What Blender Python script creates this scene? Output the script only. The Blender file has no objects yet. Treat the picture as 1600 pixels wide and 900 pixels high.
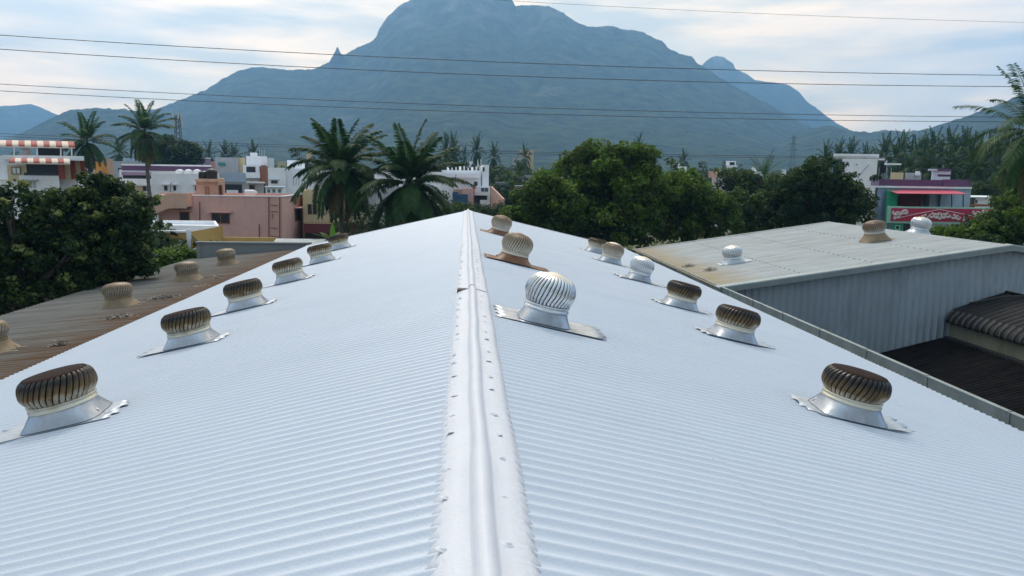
import bpy, math, random
import numpy as np
from mathutils import Vector, Matrix
R = math.radians
random.seed(7); np.random.seed(7)
sc = bpy.context.scene
col = sc.collection

# ------------------------------------------------------------------ camera
YAW, PITCH, ROLL, FPX = .0621, .1472, .0146, 1174.7
CP = Vector((-.099, 0, 9.8))
fw = Vector((math.sin(YAW)*math.cos(PITCH), math.cos(YAW)*math.cos(PITCH), -math.sin(PITCH)))
rt0 = Vector((math.cos(YAW), -math.sin(YAW), 0)); up0 = rt0.cross(fw)
rt = rt0*math.cos(ROLL)+up0*math.sin(ROLL); up = -rt0*math.sin(ROLL)+up0*math.cos(ROLL)
cam = bpy.data.objects.new('camera', bpy.data.cameras.new('camera')); col.objects.link(cam)
cam.matrix_world = Matrix(((rt.x, up.x, -fw.x, CP.x), (rt.y, up.y, -fw.y, CP.y), (rt.z, up.z, -fw.z, CP.z), (0, 0, 0, 1)))
cam.data.sensor_width = 36; cam.data.lens = FPX/1600*36
cam.data.clip_start = .05; cam.data.clip_end = 60000
sc.camera = cam

def at(px, py, Y):
    """world point seen at photo pixel (1600x900) on the plane y = Y"""
    d = fw + rt*((px-800)/FPX) - up*((py-450)/FPX)
    return CP + d*((Y-CP.y)/d.y)

# ------------------------------------------------------------------ light and exposure
SUN_EL, SUN_AZ = R(54), R(-14)          # azimuth from +Y, towards -X (ahead, to the left)
w = bpy.data.worlds.new('World'); sc.world = w; w.use_nodes = True
nt = w.node_tree; N = nt.nodes; LK = nt.links
bg = N['Background']; bg.inputs['Strength'].default_value = .1
sky = N.new('ShaderNodeTexSky'); sky.sky_type = 'NISHITA'; sky.sun_disc = False
sky.sun_elevation = SUN_EL; sky.sun_rotation = SUN_AZ
sky.air_density = 1.0; sky.dust_density = 1.5; sky.ozone_density = 1.5
tc = N.new('ShaderNodeTexCoord')
mp = N.new('ShaderNodeMapping'); mp.inputs['Scale'].default_value = (2.2, 2.2, 13)
mp.inputs['Rotation'].default_value = (0, R(3), 0); mp.inputs['Location'].default_value = (1.3, .4, .3)
nz = N.new('ShaderNodeTexNoise'); nz.inputs['Scale'].default_value = 1.1; nz.inputs['Detail'].default_value = 7
nz.inputs['Roughness'].default_value = .52; nz.inputs['Distortion'].default_value = .5
cr = N.new('ShaderNodeValToRGB'); cr.color_ramp.elements[0].position = .36; cr.color_ramp.elements[1].position = .54
nz2 = N.new('ShaderNodeTexNoise'); nz2.inputs['Scale'].default_value = 2.0; nz2.inputs['Detail'].default_value = 5
cc = N.new('ShaderNodeValToRGB')
cc.color_ramp.elements[0].position = .40; cc.color_ramp.elements[0].color = (6.3, 5.5, 4.0, 1)
cc.color_ramp.elements[1].position = .58; cc.color_ramp.elements[1].color = (12.4, 8.8, 5.0, 1)
mx = N.new('ShaderNodeMix'); mx.data_type = 'RGBA'
thin = N.new('ShaderNodeMix'); thin.data_type = 'RGBA'; thin.inputs[0].default_value = .93
thin.inputs[7].default_value = (7.6, 6.5, 4.6, 1)          # thin high veil over the blue
LK.new(tc.outputs['Generated'], mp.inputs['Vector']); LK.new(mp.outputs[0], nz.inputs['Vector']); LK.new(mp.outputs[0], nz2.inputs['Vector'])
LK.new(nz.outputs['Fac'], cr.inputs[0]); LK.new(nz2.outputs['Fac'], cc.inputs[0])
LK.new(sky.outputs[0], thin.inputs[6])
LK.new(cr.outputs[0], mx.inputs[0]); LK.new(thin.outputs[2], mx.inputs[6]); LK.new(cc.outputs[0], mx.inputs[7])
dt = N.new('ShaderNodeVectorMath'); dt.operation = 'DOT_PRODUCT'; dt.inputs[1].default_value = (-.12, .86, .49)
dr = N.new('ShaderNodeMapRange'); dr.inputs[1].default_value = -.6; dr.inputs[2].default_value = .84; dr.inputs[3].default_value = .62; dr.inputs[4].default_value = 1.55
sm = N.new('ShaderNodeVectorMath'); sm.operation = 'SCALE'      # cloud deck is brighter towards the sun
LK.new(tc.outputs['Generated'], dt.inputs[0]); LK.new(dt.outputs['Value'], dr.inputs[0]); LK.new(mx.outputs[2], sm.inputs[0]); LK.new(dr.outputs[0], sm.inputs['Scale'])
tr_ = N.new('ShaderNodeMapRange'); tr_.inputs[1].default_value = .35; tr_.inputs[2].default_value = .80
tint = N.new('ShaderNodeMix'); tint.data_type = 'RGBA'; tint.inputs[6].default_value = (.62, .88, 1.38, 1); tint.inputs[7].default_value = (1, 1, 1, 1)   # clearer, bluer sky overhead and behind
tm = N.new('ShaderNodeVectorMath'); tm.operation = 'MULTIPLY'
LK.new(dt.outputs['Value'], tr_.inputs[0]); LK.new(tr_.outputs[0], tint.inputs[0]); LK.new(sm.outputs[0], tm.inputs[0]); LK.new(tint.outputs[2], tm.inputs[1])
LK.new(tm.outputs[0], bg.inputs['Color'])
sl = bpy.data.lights.new('sun', 'SUN'); sl.energy = 1.4; sl.angle = R(16); sl.color = (1, .97, .92)
so = bpy.data.objects.new('sun', sl); col.objects.link(so)
sdir = Vector((math.sin(SUN_AZ)*math.cos(SUN_EL), math.cos(SUN_AZ)*math.cos(SUN_EL), math.sin(SUN_EL)))
so.rotation_euler = sdir.to_track_quat('Z', 'Y').to_euler(); so.location = (0, 0, 60)
vs = sc.view_settings; vs.view_transform = 'Standard'; vs.look = 'None'; vs.gamma = 1; vs.exposure = .55
try: sc.view_settings.use_curve_mapping = False
except Exception: pass
cy = sc.cycles
cy.use_denoising = True; cy.max_bounces = 6; cy.diffuse_bounces = 3; cy.glossy_bounces = 3; cy.transmission_bounces = 3
cy.volume_bounces = 3; cy.transparent_max_bounces = 6; cy.use_adaptive_sampling = True; cy.adaptive_threshold = .015
try:
    cy.denoiser = 'OPENIMAGEDENOISE'; cy.denoising_input_passes = 'RGB_ALBEDO_NORMAL'; cy.denoising_prefilter = 'ACCURATE'
except Exception: pass
sc.render.filter_size = 1.2

# ------------------------------------------------------------------ materials
MATS = {}
def mat(name, c, rough=.8, metal=0, var=.12, scale=3., bump=0., bscale=20., stain=0., stain_c=(.12, .11, .09), island=0., spec=.5,
        trans=0., stretch=(1, 1, 1), coord='Object', hue=None):
    if name in MATS: return MATS[name]
    m = bpy.data.materials.new(name); m.use_nodes = True; t = m.node_tree; n = t.nodes; l = t.links
    b = n['Principled BSDF']; b.inputs['Roughness'].default_value = rough; b.inputs['Metallic'].default_value = metal
    b.inputs['Specular IOR Level'].default_value = spec
    co = n.new('ShaderNodeTexCoord'); mpn = n.new('ShaderNodeMapping'); mpn.inputs['Scale'].default_value = stretch
    l.new(co.outputs[coord], mpn.inputs[0])
    nn = n.new('ShaderNodeTexNoise'); nn.inputs['Scale'].default_value = scale; nn.inputs['Detail'].default_value = 6; nn.inputs['Roughness'].default_value = .6
    l.new(mpn.outputs[0], nn.inputs['Vector'])
    mr = n.new('ShaderNodeMapRange'); mr.inputs[1].default_value = .25; mr.inputs[2].default_value = .75
    mr.inputs[3].default_value = 1-var; mr.inputs[4].default_value = 1+var
    l.new(nn.outputs['Fac'], mr.inputs[0])
    mu = n.new('ShaderNodeVectorMath'); mu.operation = 'SCALE'; mu.inputs[0].default_value = c
    l.new(mr.outputs[0], mu.inputs['Scale']); out = mu.outputs[0]
    if hue:
        hm = n.new('ShaderNodeMix'); hm.data_type = 'RGBA'; hn = n.new('ShaderNodeTexNoise'); hn.inputs['Scale'].default_value = hue[1]
        hr = n.new('ShaderNodeMapRange'); hr.inputs[1].default_value = .42; hr.inputs[2].default_value = .62
        l.new(co.outputs['Object'], hn.inputs['Vector']); l.new(hn.outputs['Fac'], hr.inputs[0]); l.new(hr.outputs[0], hm.inputs[0])
        l.new(out, hm.inputs[6]); hm.inputs[7].default_value = (*hue[0], 1); out = hm.outputs[2]
    if island:
        g = n.new('ShaderNodeNewGeometry'); ir = n.new('ShaderNodeMapRange'); ir.inputs[3].default_value = 1-island; ir.inputs[4].default_value = 1+island
        l.new(g.outputs['Random Per Island'], ir.inputs[0]); im = n.new('ShaderNodeVectorMath'); im.operation = 'SCALE'
        l.new(out, im.inputs[0]); l.new(ir.outputs[0], im.inputs['Scale']); out = im.outputs[0]
    if stain:
        sn = n.new('ShaderNodeTexNoise'); sn.inputs['Scale'].default_value = 1.0; sn.inputs['Detail'].default_value = 8; sn.inputs['Roughness'].default_value = .7
        sm = n.new('ShaderNodeMapping'); sm.inputs['Scale'].default_value = (1.6, 1.6, .35)
        l.new(co.outputs[coord], sm.inputs[0]); l.new(sm.outputs[0], sn.inputs['Vector'])
        sr = n.new('ShaderNodeMapRange'); sr.inputs[1].default_value = .52; sr.inputs[2].default_value = .72; sr.inputs[4].default_value = stain
        l.new(sn.outputs['Fac'], sr.inputs[0]); mm = n.new('ShaderNodeMix'); mm.data_type = 'RGBA'
        l.new(sr.outputs[0], mm.inputs[0]); l.new(out, mm.inputs[6]); mm.inputs[7].default_value = (*stain_c, 1); out = mm.outputs[2]
    l.new(out, b.inputs['Base Color'])
    if bump:
        bn = n.new('ShaderNodeTexNoise'); bn.inputs['Scale'].default_value = bscale; bn.inputs['Detail'].default_value = 5
        l.new(mpn.outputs[0], bn.inputs['Vector']); bb = n.new('ShaderNodeBump'); bb.inputs['Strength'].default_value = bump; bb.inputs['Distance'].default_value = .02
        l.new(bn.outputs['Fac'], bb.inputs['Height']); l.new(bb.outputs[0], b.inputs['Normal'])
    if trans:
        tr = n.new('ShaderNodeBsdfTranslucent'); ms = n.new('ShaderNodeMixShader'); ms.inputs[0].default_value = trans
        l.new(out, tr.inputs[0]); l.new(b.outputs[0], ms.inputs[1]); l.new(tr.outputs[0], ms.inputs[2])
        l.new(ms.outputs[0], n['Material Output'].inputs[0])
    MATS[name] = m; return m

def plaster(name, c, st=.35): return mat(name, c, .9, var=.07, scale=1.2, stain=st, stain_c=tuple(x*.45 for x in c), bump=.2, bscale=8)
WHITE = plaster('white_plaster', (.84, .86, .90), .2); GREYW = plaster('grey_plaster', (.42, .44, .46), .5)
PINK = plaster('pink_plaster', (.62, .38, .33), .25); PEACH = plaster('peach_plaster', (.56, .36, .27)); LILAC = plaster('lilac_plaster', (.34, .25, .36))
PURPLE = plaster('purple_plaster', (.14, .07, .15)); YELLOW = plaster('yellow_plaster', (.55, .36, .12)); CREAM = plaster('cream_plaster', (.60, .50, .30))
ORANGE = plaster('orange_plaster', (.62, .28, .05)); MAROON = plaster('maroon_plaster', (.13, .03, .035)); BROWNP = plaster('brown_plaster', (.30, .13, .07))
TERRA = plaster('terracotta_plaster', (.44, .26, .20)); CONC = plaster('concrete', (.20, .22, .23), .7); GREEN = plaster('green_plaster', (.03, .35, .20), .2)
BLUEW = plaster('blue_white_plaster', (.36, .46, .58), .3); RUST = plaster('rust_tile', (.30, .11, .08))
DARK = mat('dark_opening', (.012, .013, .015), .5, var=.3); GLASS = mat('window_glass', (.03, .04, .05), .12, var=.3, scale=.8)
FRAME = mat('window_frame_paint', (.45, .42, .40), .6); TANKB = mat('black_tank_plastic', (.018, .018, .02), .45, bump=.1)
TANKW = mat('white_tank_plastic', (.7, .72, .75), .5); RED = mat('red_sheet', (.40, .03, .035), .5, var=.15); PINKSH = mat('pink_sheet', (.48, .05, .10), .5, var=.15, stretch=(6, 1, 1))
CRIM = mat('crimson_banner', (.42, .02, .07), .6, var=.1); ORN = mat('ornament_paint', (.75, .62, .62), .7); MINT = mat('mint_frame', (.35, .60, .48), .6)
TARP = mat('blue_tarp', (.02, .07, .15), .45, var=.4, scale=2, bump=.6, bscale=3); DKMETAL = mat('dark_steel', (.05, .055, .06), .5, .5)
STRCREAM = mat('cream_sheet', (.62, .52, .42), .6); SATIN = mat('white_enamel', (.75, .75, .75), .4)
# roof paint
PAINT = mat('white_roof_coating', (.50, .56, .645), .46, var=.03, scale=.9, bump=.15, bscale=55, stain=.10, stain_c=(.52, .58, .66), spec=.45)
PAINTCAP = mat('white_ridge_coating', (.58, .60, .655), .6, var=.03, scale=3, bump=.22, bscale=38, spec=.5)
GUTTER = mat('gutter_zinc', (.21, .25, .26), .55, .35, var=.25, scale=2, stain=.4, stain_c=(.08, .10, .09), bump=.15)
GALV = mat('galvanised_wall', (.33, .40, .46), .45, .2, var=.16, scale=.5, stain=.45, stain_c=(.13, .16, .19), stretch=(1, 1, .5))
GALVTRIM = mat('galvanised_trim', (.26, .31, .33), .45, .4, var=.15, scale=2, stain=.3, stain_c=(.22, .23, .23))
BLACKROOF = mat('black_weathered_sheet', (.009, .009, .010), .9, var=.6, scale=2.5, stain=.25, stain_c=(.03, .027, .024), stretch=(.5, 2, 1), spec=.08)
BEIGEW = plaster('beige_wall', (.22, .21, .15), .5)

def roofmat(name, base, rust, x_of_rust, width, stretch=(.35, 3.2, 1), metal=.2, grime=.4, vv=.22):
    """weathered sheet whose rust gathers along one long edge (a real stain, runs with the sheet)"""
    m = mat(name, base, .8, metal, var=vv, spec=.25, scale=1.3, stretch=stretch, stain=grime, stain_c=tuple(c*.55 for c in base))
    n = m.node_tree.nodes; l = m.node_tree.links; b = n['Principled BSDF']
    src = b.inputs['Base Color'].links[0].from_socket
    co = n.new('ShaderNodeTexCoord'); sp = n.new('ShaderNodeSeparateXYZ'); l.new(co.outputs['Object'], sp.inputs[0])
    a = n.new('ShaderNodeMath'); a.operation = 'SUBTRACT'; l.new(sp.outputs[0], a.inputs[0]); a.inputs[1].default_value = x_of_rust
    ab = n.new('ShaderNodeMath'); ab.operation = 'ABSOLUTE'; l.new(a.outputs[0], ab.inputs[0])
    mpn = n.new('ShaderNodeMapping'); mpn.inputs['Scale'].default_value = (.5, 3.5, 1); l.new(co.outputs['Object'], mpn.inputs[0])
    ns = n.new('ShaderNodeTexNoise'); ns.inputs['Scale'].default_value = 1.1; ns.inputs['Detail'].default_value = 6; l.new(mpn.outputs[0], ns.inputs['Vector'])
    s2 = n.new('ShaderNodeMath'); s2.operation = 'MULTIPLY_ADD'; l.new(ns.outputs['Fac'], s2.inputs[0]); s2.inputs[1].default_value = width*2.2; s2.inputs[2].default_value = -width*.2
    d = n.new('ShaderNodeMath'); d.operation = 'SUBTRACT'; l.new(s2.outputs[0], d.inputs[0]); l.new(ab.outputs[0], d.inputs[1])
    mr = n.new('ShaderNodeMapRange'); mr.inputs[1].default_value = -width*.4; mr.inputs[2].default_value = width*.9; mr.inputs[4].default_value = .92; l.new(d.outputs[0], mr.inputs[0])
    mm = n.new('ShaderNodeMix'); mm.data_type = 'RGBA'; l.new(mr.outputs[0], mm.inputs[0]); l.new(src, mm.inputs[6]); mm.inputs[7].default_value = (*rust, 1)
    l.new(mm.outputs[2], b.inputs['Base Color']); return m
LROOF = roofmat('rust_streaked_sheet', (.135, .135, .125), (.095, .042, .014), -8.4, 2.6, metal=0, stretch=(.12, 5.5, 1), vv=.55)
RROOF = roofmat('sand_stained_sheet', (.34, .365, .375), (.30, .235, .13), 8.6, 1.3, grime=.25)

def leafmat(name, c, c2=None, trans=.42, isl=.4, sc_=.35):
    return mat(name, c, .55, var=.35, scale=sc_, island=isl, trans=trans, spec=.22, hue=(c2, .6) if c2 else None)
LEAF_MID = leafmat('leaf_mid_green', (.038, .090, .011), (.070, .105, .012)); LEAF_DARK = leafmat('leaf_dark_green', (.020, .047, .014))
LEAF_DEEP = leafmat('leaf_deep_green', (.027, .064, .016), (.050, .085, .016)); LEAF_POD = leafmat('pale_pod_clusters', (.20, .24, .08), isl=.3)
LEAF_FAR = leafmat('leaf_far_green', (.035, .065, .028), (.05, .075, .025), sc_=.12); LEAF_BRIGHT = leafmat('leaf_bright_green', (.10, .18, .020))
PALM = leafmat('palm_frond_green', (.034, .085, .020), trans=.35, isl=.35, sc_=.5); PALMY = leafmat('old_palm_frond', (.13, .12, .035), trans=.25, isl=.4)
PALMF = leafmat('palm_far_green', (.032, .075, .018), trans=.2, isl=.35, sc_=.2)
BANANA = leafmat('banana_leaf', (.10, .24, .03), trans=.4)
BARK = mat('bark', (.10, .085, .07), .95, var=.3, scale=4, bump=.6); PALMBARK = mat('palm_bark', (.11, .10, .09), .95, var=.25, scale=2, stretch=(1, 1, 5), bump=.5)
COCO = mat('coconut_husk', (.16, .09, .03), .7, var=.3)

# ------------------------------------------------------------------ mesh helpers
class MB:
    def __init__(s): s.v = []; s.f = []; s.m = []
    def add(s, vs_, fs, mi=0):
        o = len(s.v); s.v += [tuple(v) for v in vs_]; s.f += [tuple(i+o for i in f) for f in fs]; s.m += [mi]*len(fs); return s
    def box(s, x0, x1, y0, y1, z0, z1, mi=0):
        return s.add([(x0, y0, z0), (x1, y0, z0), (x1, y1, z0), (x0, y1, z0), (x0, y0, z1), (x1, y0, z1), (x1, y1, z1), (x0, y1, z1)],
                     [(0, 3, 2, 1), (4, 5, 6, 7), (0, 1, 5, 4), (1, 2, 6, 5), (2, 3, 7, 6), (3, 0, 4, 7)], mi)
    def tube(s, pts, rad, n=8, mi=0, caps=True):
        pts = [Vector(p) for p in pts]; rad = rad if hasattr(rad, '__len__') else [rad]*len(pts)
        o = len(s.v); ref = Vector((0, 0, 1))
        for i, p in enumerate(pts):
            t = (pts[min(i+1, len(pts)-1)]-pts[max(i-1, 0)]).normalized()
            a = t.cross(ref if abs(t.dot(ref)) < .95 else Vector((1, 0, 0))).normalized(); b = t.cross(a)
            for k in range(n):
                an = 2*math.pi*k/n; q = p+(a*math.cos(an)+b*math.sin(an))*rad[i]; s.v.append(tuple(q))
        for i in range(len(pts)-1):
            for k in range(n):
                k2 = (k+1) % n; s.f.append((o+i*n+k, o+i*n+k2, o+(i+1)*n+k2, o+(i+1)*n+k)); s.m.append(mi)
        if caps:
            s.f.append(tuple(o+k for k in range(n))); s.f.append(tuple(o+(len(pts)-1)*n+k for k in range(n-1, -1, -1))); s.m += [mi, mi]
        return s
    def lathe(s, prof, n=32, c=(0, 0, 0), mi=0):
        o = len(s.v)
        for r_, z in prof:
            for k in range(n):
                a = 2*math.pi*k/n; s.v.append((c[0]+r_*math.cos(a), c[1]+r_*math.sin(a), c[2]+z))
        for i in range(len(prof)-1):
            for k in range(n):
                k2 = (k+1) % n; s.f.append((o+i*n+k, o+i*n+k2, o+(i+1)*n+k2, o+(i+1)*n+k)); s.m.append(mi)
        return s
    def build(s, name, m, parent=None, smooth=False, loc=None):
        me = bpy.data.meshes.new(name); me.from_pydata(s.v, [], s.f)
        for x in (m if isinstance(m, (list, tuple)) else [m]): me.materials.append(x)
        me.polygons.foreach_set('material_index', s.m)
        if smooth: me.polygons.foreach_set('use_smooth', [True]*len(s.f))
        me.update(); o = bpy.data.objects.new(name, me); col.objects.link(o)
        if parent: o.parent = parent
        if loc: o.location = loc
        return o
def npmesh(name, V, Fq, m, parent=None, smooth=False, mi=None):
    """V (n,3), Fq (k,4) quads"""
    me = bpy.data.meshes.new(name); V = np.asarray(V, np.float32); Fq = np.asarray(Fq, np.int32); k = Fq.shape[1]
    me.vertices.add(len(V)); me.vertices.foreach_set('co', V.ravel()); me.loops.add(Fq.size); me.loops.foreach_set('vertex_index', Fq.ravel())
    me.polygons.add(len(Fq)); me.polygons.foreach_set('loop_start', np.arange(0, Fq.size, k, dtype=np.int32))
    try: me.polygons.foreach_set('loop_total', np.full(len(Fq), k, dtype=np.int32))
    except Exception: pass
    for x in (m if isinstance(m, (list, tuple)) else [m]): me.materials.append(x)
    if mi is not None: me.polygons.foreach_set('material_index', np.asarray(mi, np.int32))
    if smooth: me.polygons.foreach_set('use_smooth', np.ones(len(Fq), bool))
    me.update(calc_edges=True); me.validate()
    o = bpy.data.objects.new(name, me); col.objects.link(o)
    if parent: o.parent = parent
    return o
def tag(o, label=None, cat=None, group=None, kind=None):
    if label: o['label'] = label
    if cat: o['category'] = cat
    if group: o['group'] = group
    if kind: o['kind'] = kind
    return o
def thing(name, loc, label, cat, group=None, rot=(0, 0, 0)):
    o = bpy.data.objects.new(name, None); col.objects.link(o); o.location = loc; o.rotation_euler = rot; o.empty_display_size = .3
    return tag(o, label, cat, group)
def children(o): return [c for c in CH.get(o.name, [])]
CH = {}
def copy_tree(o, loc, rot=None, scale=None, label=None, group=None):
    def rec(a, p):
        c = a.copy(); col.objects.link(c); c.parent = p
        for ch in list(a.children): rec(ch, c)
        return c
    r_ = rec(o, None); r_.location = loc
    if rot is not None: r_.rotation_euler = rot
    if scale is not None: r_.scale = scale if hasattr(scale, '__len__') else (scale,)*3
    if label: r_['label'] = label
    if group: r_['group'] = group
    return r_

# value noise
_G = np.random.RandomState(3).rand(256, 256)
def vnoise(x, y):
    xi = np.floor(x).astype(int); yi = np.floor(y).astype(int); fx = x-xi; fy = y-yi
    fx = fx*fx*(3-2*fx); fy = fy*fy*(3-2*fy); g = lambda a, b: _G[a % 256, b % 256]
    return (g(xi, yi)*(1-fx)+g(xi+1, yi)*fx)*(1-fy)+(g(xi, yi+1)*(1-fx)+g(xi+1, yi+1)*fx)*fy
def fbm(x, y, o=5, ridged=False):
    s = 0; a = 1; t = 0
    for i in range(o):
        v = vnoise(x*2**i+17.3*i, y*2**i+9.1*i)
        if ridged: v = 1-abs(2*v-1)
        s = s+a*v; t += a; a *= .5
    return s/t

# ------------------------------------------------------------------ terrain
def make_ground():
    g = mat('ground_soil', (.16, .14, .10), .95, var=.35, scale=.03, hue=((.06, .085, .03), .012), bump=.3, bscale=1)
    o = MB().add([(-5000, -450, 0), (5000, -450, 0), (5000, 4850, 0), (-5000, 4850, 0)], [(0, 1, 2, 3)]).build('ground', g)
    tag(o, kind='structure')
make_ground()
def lane(name, pts, wd):
    m = mat('asphalt_lane', (.06, .06, .06), .9, var=.2, scale=.5)
    mb = MB()
    for a, b in zip(pts[:-1], pts[1:]):
        a = Vector(a); b = Vector(b); n_ = Vector((-(b-a).y, (b-a).x)).normalized()*wd/2
        mb.add([(a.x-n_.x, a.y-n_.y, .004), (b.x-n_.x, b.y-n_.y, .004), (b.x+n_.x, b.y+n_.y, .004), (a.x+n_.x, a.y+n_.y, .004)], [(0, 1, 2, 3)])
    tag(mb.build(name, m), kind='structure')
lane('road', [(-200, 62.5), (-8, 62.5), (4, 150)], 5)

def mtmat(name, g1, g2, rock):
    m = bpy.data.materials.new(name); m.use_nodes = True; n = m.node_tree.nodes; l = m.node_tree.links; b = n['Principled BSDF']
    b.inputs['Roughness'].default_value = 1; b.inputs['Specular IOR Level'].default_value = .1
    co = n.new('ShaderNodeTexCoord')
    def ns(sc_, det=8, rg=.6):
        a = n.new('ShaderNodeTexNoise'); a.inputs['Scale'].default_value = sc_; a.inputs['Detail'].default_value = det; a.inputs['Roughness'].default_value = rg
        l.new(co.outputs['Object'], a.inputs['Vector']); return a
    a = ns(.02); r1 = n.new('ShaderNodeMapRange'); r1.inputs[1].default_value = .35; r1.inputs[2].default_value = .65; l.new(a.outputs['Fac'], r1.inputs[0])
    m1 = n.new('ShaderNodeMix'); m1.data_type = 'RGBA'; l.new(r1.outputs[0], m1.inputs[0]); m1.inputs[6].default_value = (*g1, 1); m1.inputs[7].default_value = (*g2, 1)
    # bare rock where it is steep and high
    geo = n.new('ShaderNodeNewGeometry'); sp = n.new('ShaderNodeSeparateXYZ'); l.new(co.outputs['Object'], sp.inputs[0])
    h = n.new('ShaderNodeMapRange'); h.inputs[1].default_value = 480; h.inputs[2].default_value = 700; l.new(sp.outputs[2], h.inputs[0])
    mp_ = n.new('ShaderNodeMapping'); mp_.inputs['Scale'].default_value = (1, 1, .3); l.new(co.outputs['Object'], mp_.inputs[0])
    rn = n.new('ShaderNodeTexNoise'); rn.inputs['Scale'].default_value = .012; rn.inputs['Detail'].default_value = 7; l.new(mp_.outputs[0], rn.inputs['Vector'])
    rr = n.new('ShaderNodeMapRange'); rr.inputs[1].default_value = .46; rr.inputs[2].default_value = .66; l.new(rn.outputs['Fac'], rr.inputs[0])
    mul = n.new('ShaderNodeMath'); mul.operation = 'MULTIPLY'; l.new(h.outputs[0], mul.inputs[0]); l.new(rr.outputs[0], mul.inputs[1])
    # a few bare patches low down
    ln = ns(.0065, 4); lr = n.new('ShaderNodeMapRange'); lr.inputs[1].default_value = .64; lr.inputs[2].default_value = .70; lr.inputs[4].default_value = .35; l.new(ln.outputs['Fac'], lr.inputs[0])
    mxm = n.new('ShaderNodeMath'); mxm.operation = 'MAXIMUM'; l.new(mul.outputs[0], mxm.inputs[0]); l.new(lr.outputs[0], mxm.inputs[1])
    m2 = n.new('ShaderNodeMix'); m2.data_type = 'RGBA'; l.new(mxm.outputs[0], m2.inputs[0]); l.new(m1.outputs[2], m2.inputs[6]); m2.inputs[7].default_value = (*rock, 1)
    l.new(m2.outputs[2], b.inputs['Base Color'])
    bn = ns(.05, 8, .7); bb = n.new('ShaderNodeBump'); bb.inputs['Strength'].default_value = 1; bb.inputs['Distance'].default_value = 15
    l.new(bn.outputs['Fac'], bb.inputs['Height']); l.new(bb.outputs[0], b.inputs['Normal'])
    return m
MT = mtmat('forested_slope', (.016, .030, .012), (.08, .105, .042), (.24, .21, .19))

def mountain(name, sil, R0, R1, nx=900, nt_=150, rough=1., seed=0., power=.95, bushy=1.0, steps=True):
    """terrain whose crest, at range R1, has the given outline; real slopes from the foot (R0) to the crest and down behind"""
    sil = sorted(sil); xs = np.linspace(sil[0][0], sil[-1][0], nx)
    ys = np.interp(xs, [p[0] for p in sil], [p[1] for p in sil])
    P = np.array([[*at(x, y, 1000.)] for x, y in zip(xs, ys)]); d = P-np.array(CP)
    rng = np.hypot(d[:, 0], d[:, 1]); az = np.arctan2(d[:, 0], d[:, 1]); te = d[:, 2]/rng
    hz = np.maximum(te, .0)
    t = np.concatenate([np.linspace(0, 1, nt_), 1+np.linspace(.01, .5, 24)])
    T, A = np.meshgrid(t, az, indexing='ij'); H = np.repeat(hz[None], len(t), 0)
    # the crest line wanders in depth
    wob = (fbm(A*9+seed, A*0+3.1, 3)-.5)*.25
    rr = R0+(R1-R0)*T*(1+wob*np.clip(T, 0, 1))
    X = CP.x+rr*np.sin(A); Yv = CP.y+rr*np.cos(A)
    ds = R1/1000.
    n1 = fbm(X/(260*ds)+seed, Yv/(420*ds)+seed, 5, True); n2 = fbm(X/(55*ds), Yv/(60*ds)+seed, 4); n0 = fbm(X/(700*ds)+seed*2, Yv/(700*ds), 3)
    g = np.clip(T, 0, 1)**power
    if steps: g = g+.06*np.sin(g*9+n0*8)*g*(1-g)*2
    mask = np.clip(T, 0, 1)*np.clip(1-T, 0, 1)*4
    ang = H*g*(1-rough*(.36*mask*(1-n1)+.09*mask*(n2)))
    z = CP.z*np.clip(T*4, 0, 1)+ang*rr
    back = T > 1
    z = np.where(back, (CP.z+H*rr)*(1-(T-1)*1.6)-(T-1)*60, z)
    z += bushy*(fbm(X/11., Yv/11., 2)-.5)*7*np.clip(T*3, 0, 1)*(R1/3000)
    z = np.where(T == 0, -2, z)
    V = np.stack([X, Yv, z], -1).reshape(-1, 3); nt2 = len(t)
    i = np.arange((nt2-1)*(nx-1)); a = (i//(nx-1))*nx+i % (nx-1)
    F_ = np.stack([a, a+1, a+nx+1, a+nx], -1)
    return tag(npmesh(name, V, F_, MT, smooth=True), kind='structure')
main = [(-420, 268), (-200, 262), (-60, 258), (60, 240), (140, 205), (200, 183), (250, 168), (290, 153), (320, 141), (350, 122), (375, 110), (392, 106), (410, 104.5), (428, 107), (450, 109), (487, 109),
        (500, 104), (515, 97), (521, 89), (524, 86), (545, 83), (552, 77), (560, 73), (575, 68), (588, 58), (591, 48), (597, 38), (606, 26), (615, 17), (625, 8), (635, 3), (660, -8), (700, -22), (750, -28), (780, -14),
        (798, -3), (803, 5), (806, 9), (818, 8), (830, 8), (855, 9), (866, 14), (880, 20), (895, 31), (912, 40), (925, 42), (950, 40), (975, 45), (1005, 50), (1022, 59), (1035, 65), (1046, 76), (1060, 83), (1080, 88),
        (1088, 97), (1100, 105), (1120, 118), (1150, 136), (1190, 157), (1230, 179), (1260, 196), (1300, 214), (1360, 240), (1450, 262), (1600, 280), (1800, 286)]
mountain('mountain', main, 1250, 3000, nx=1300, nt_=190, seed=1.7)
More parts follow.
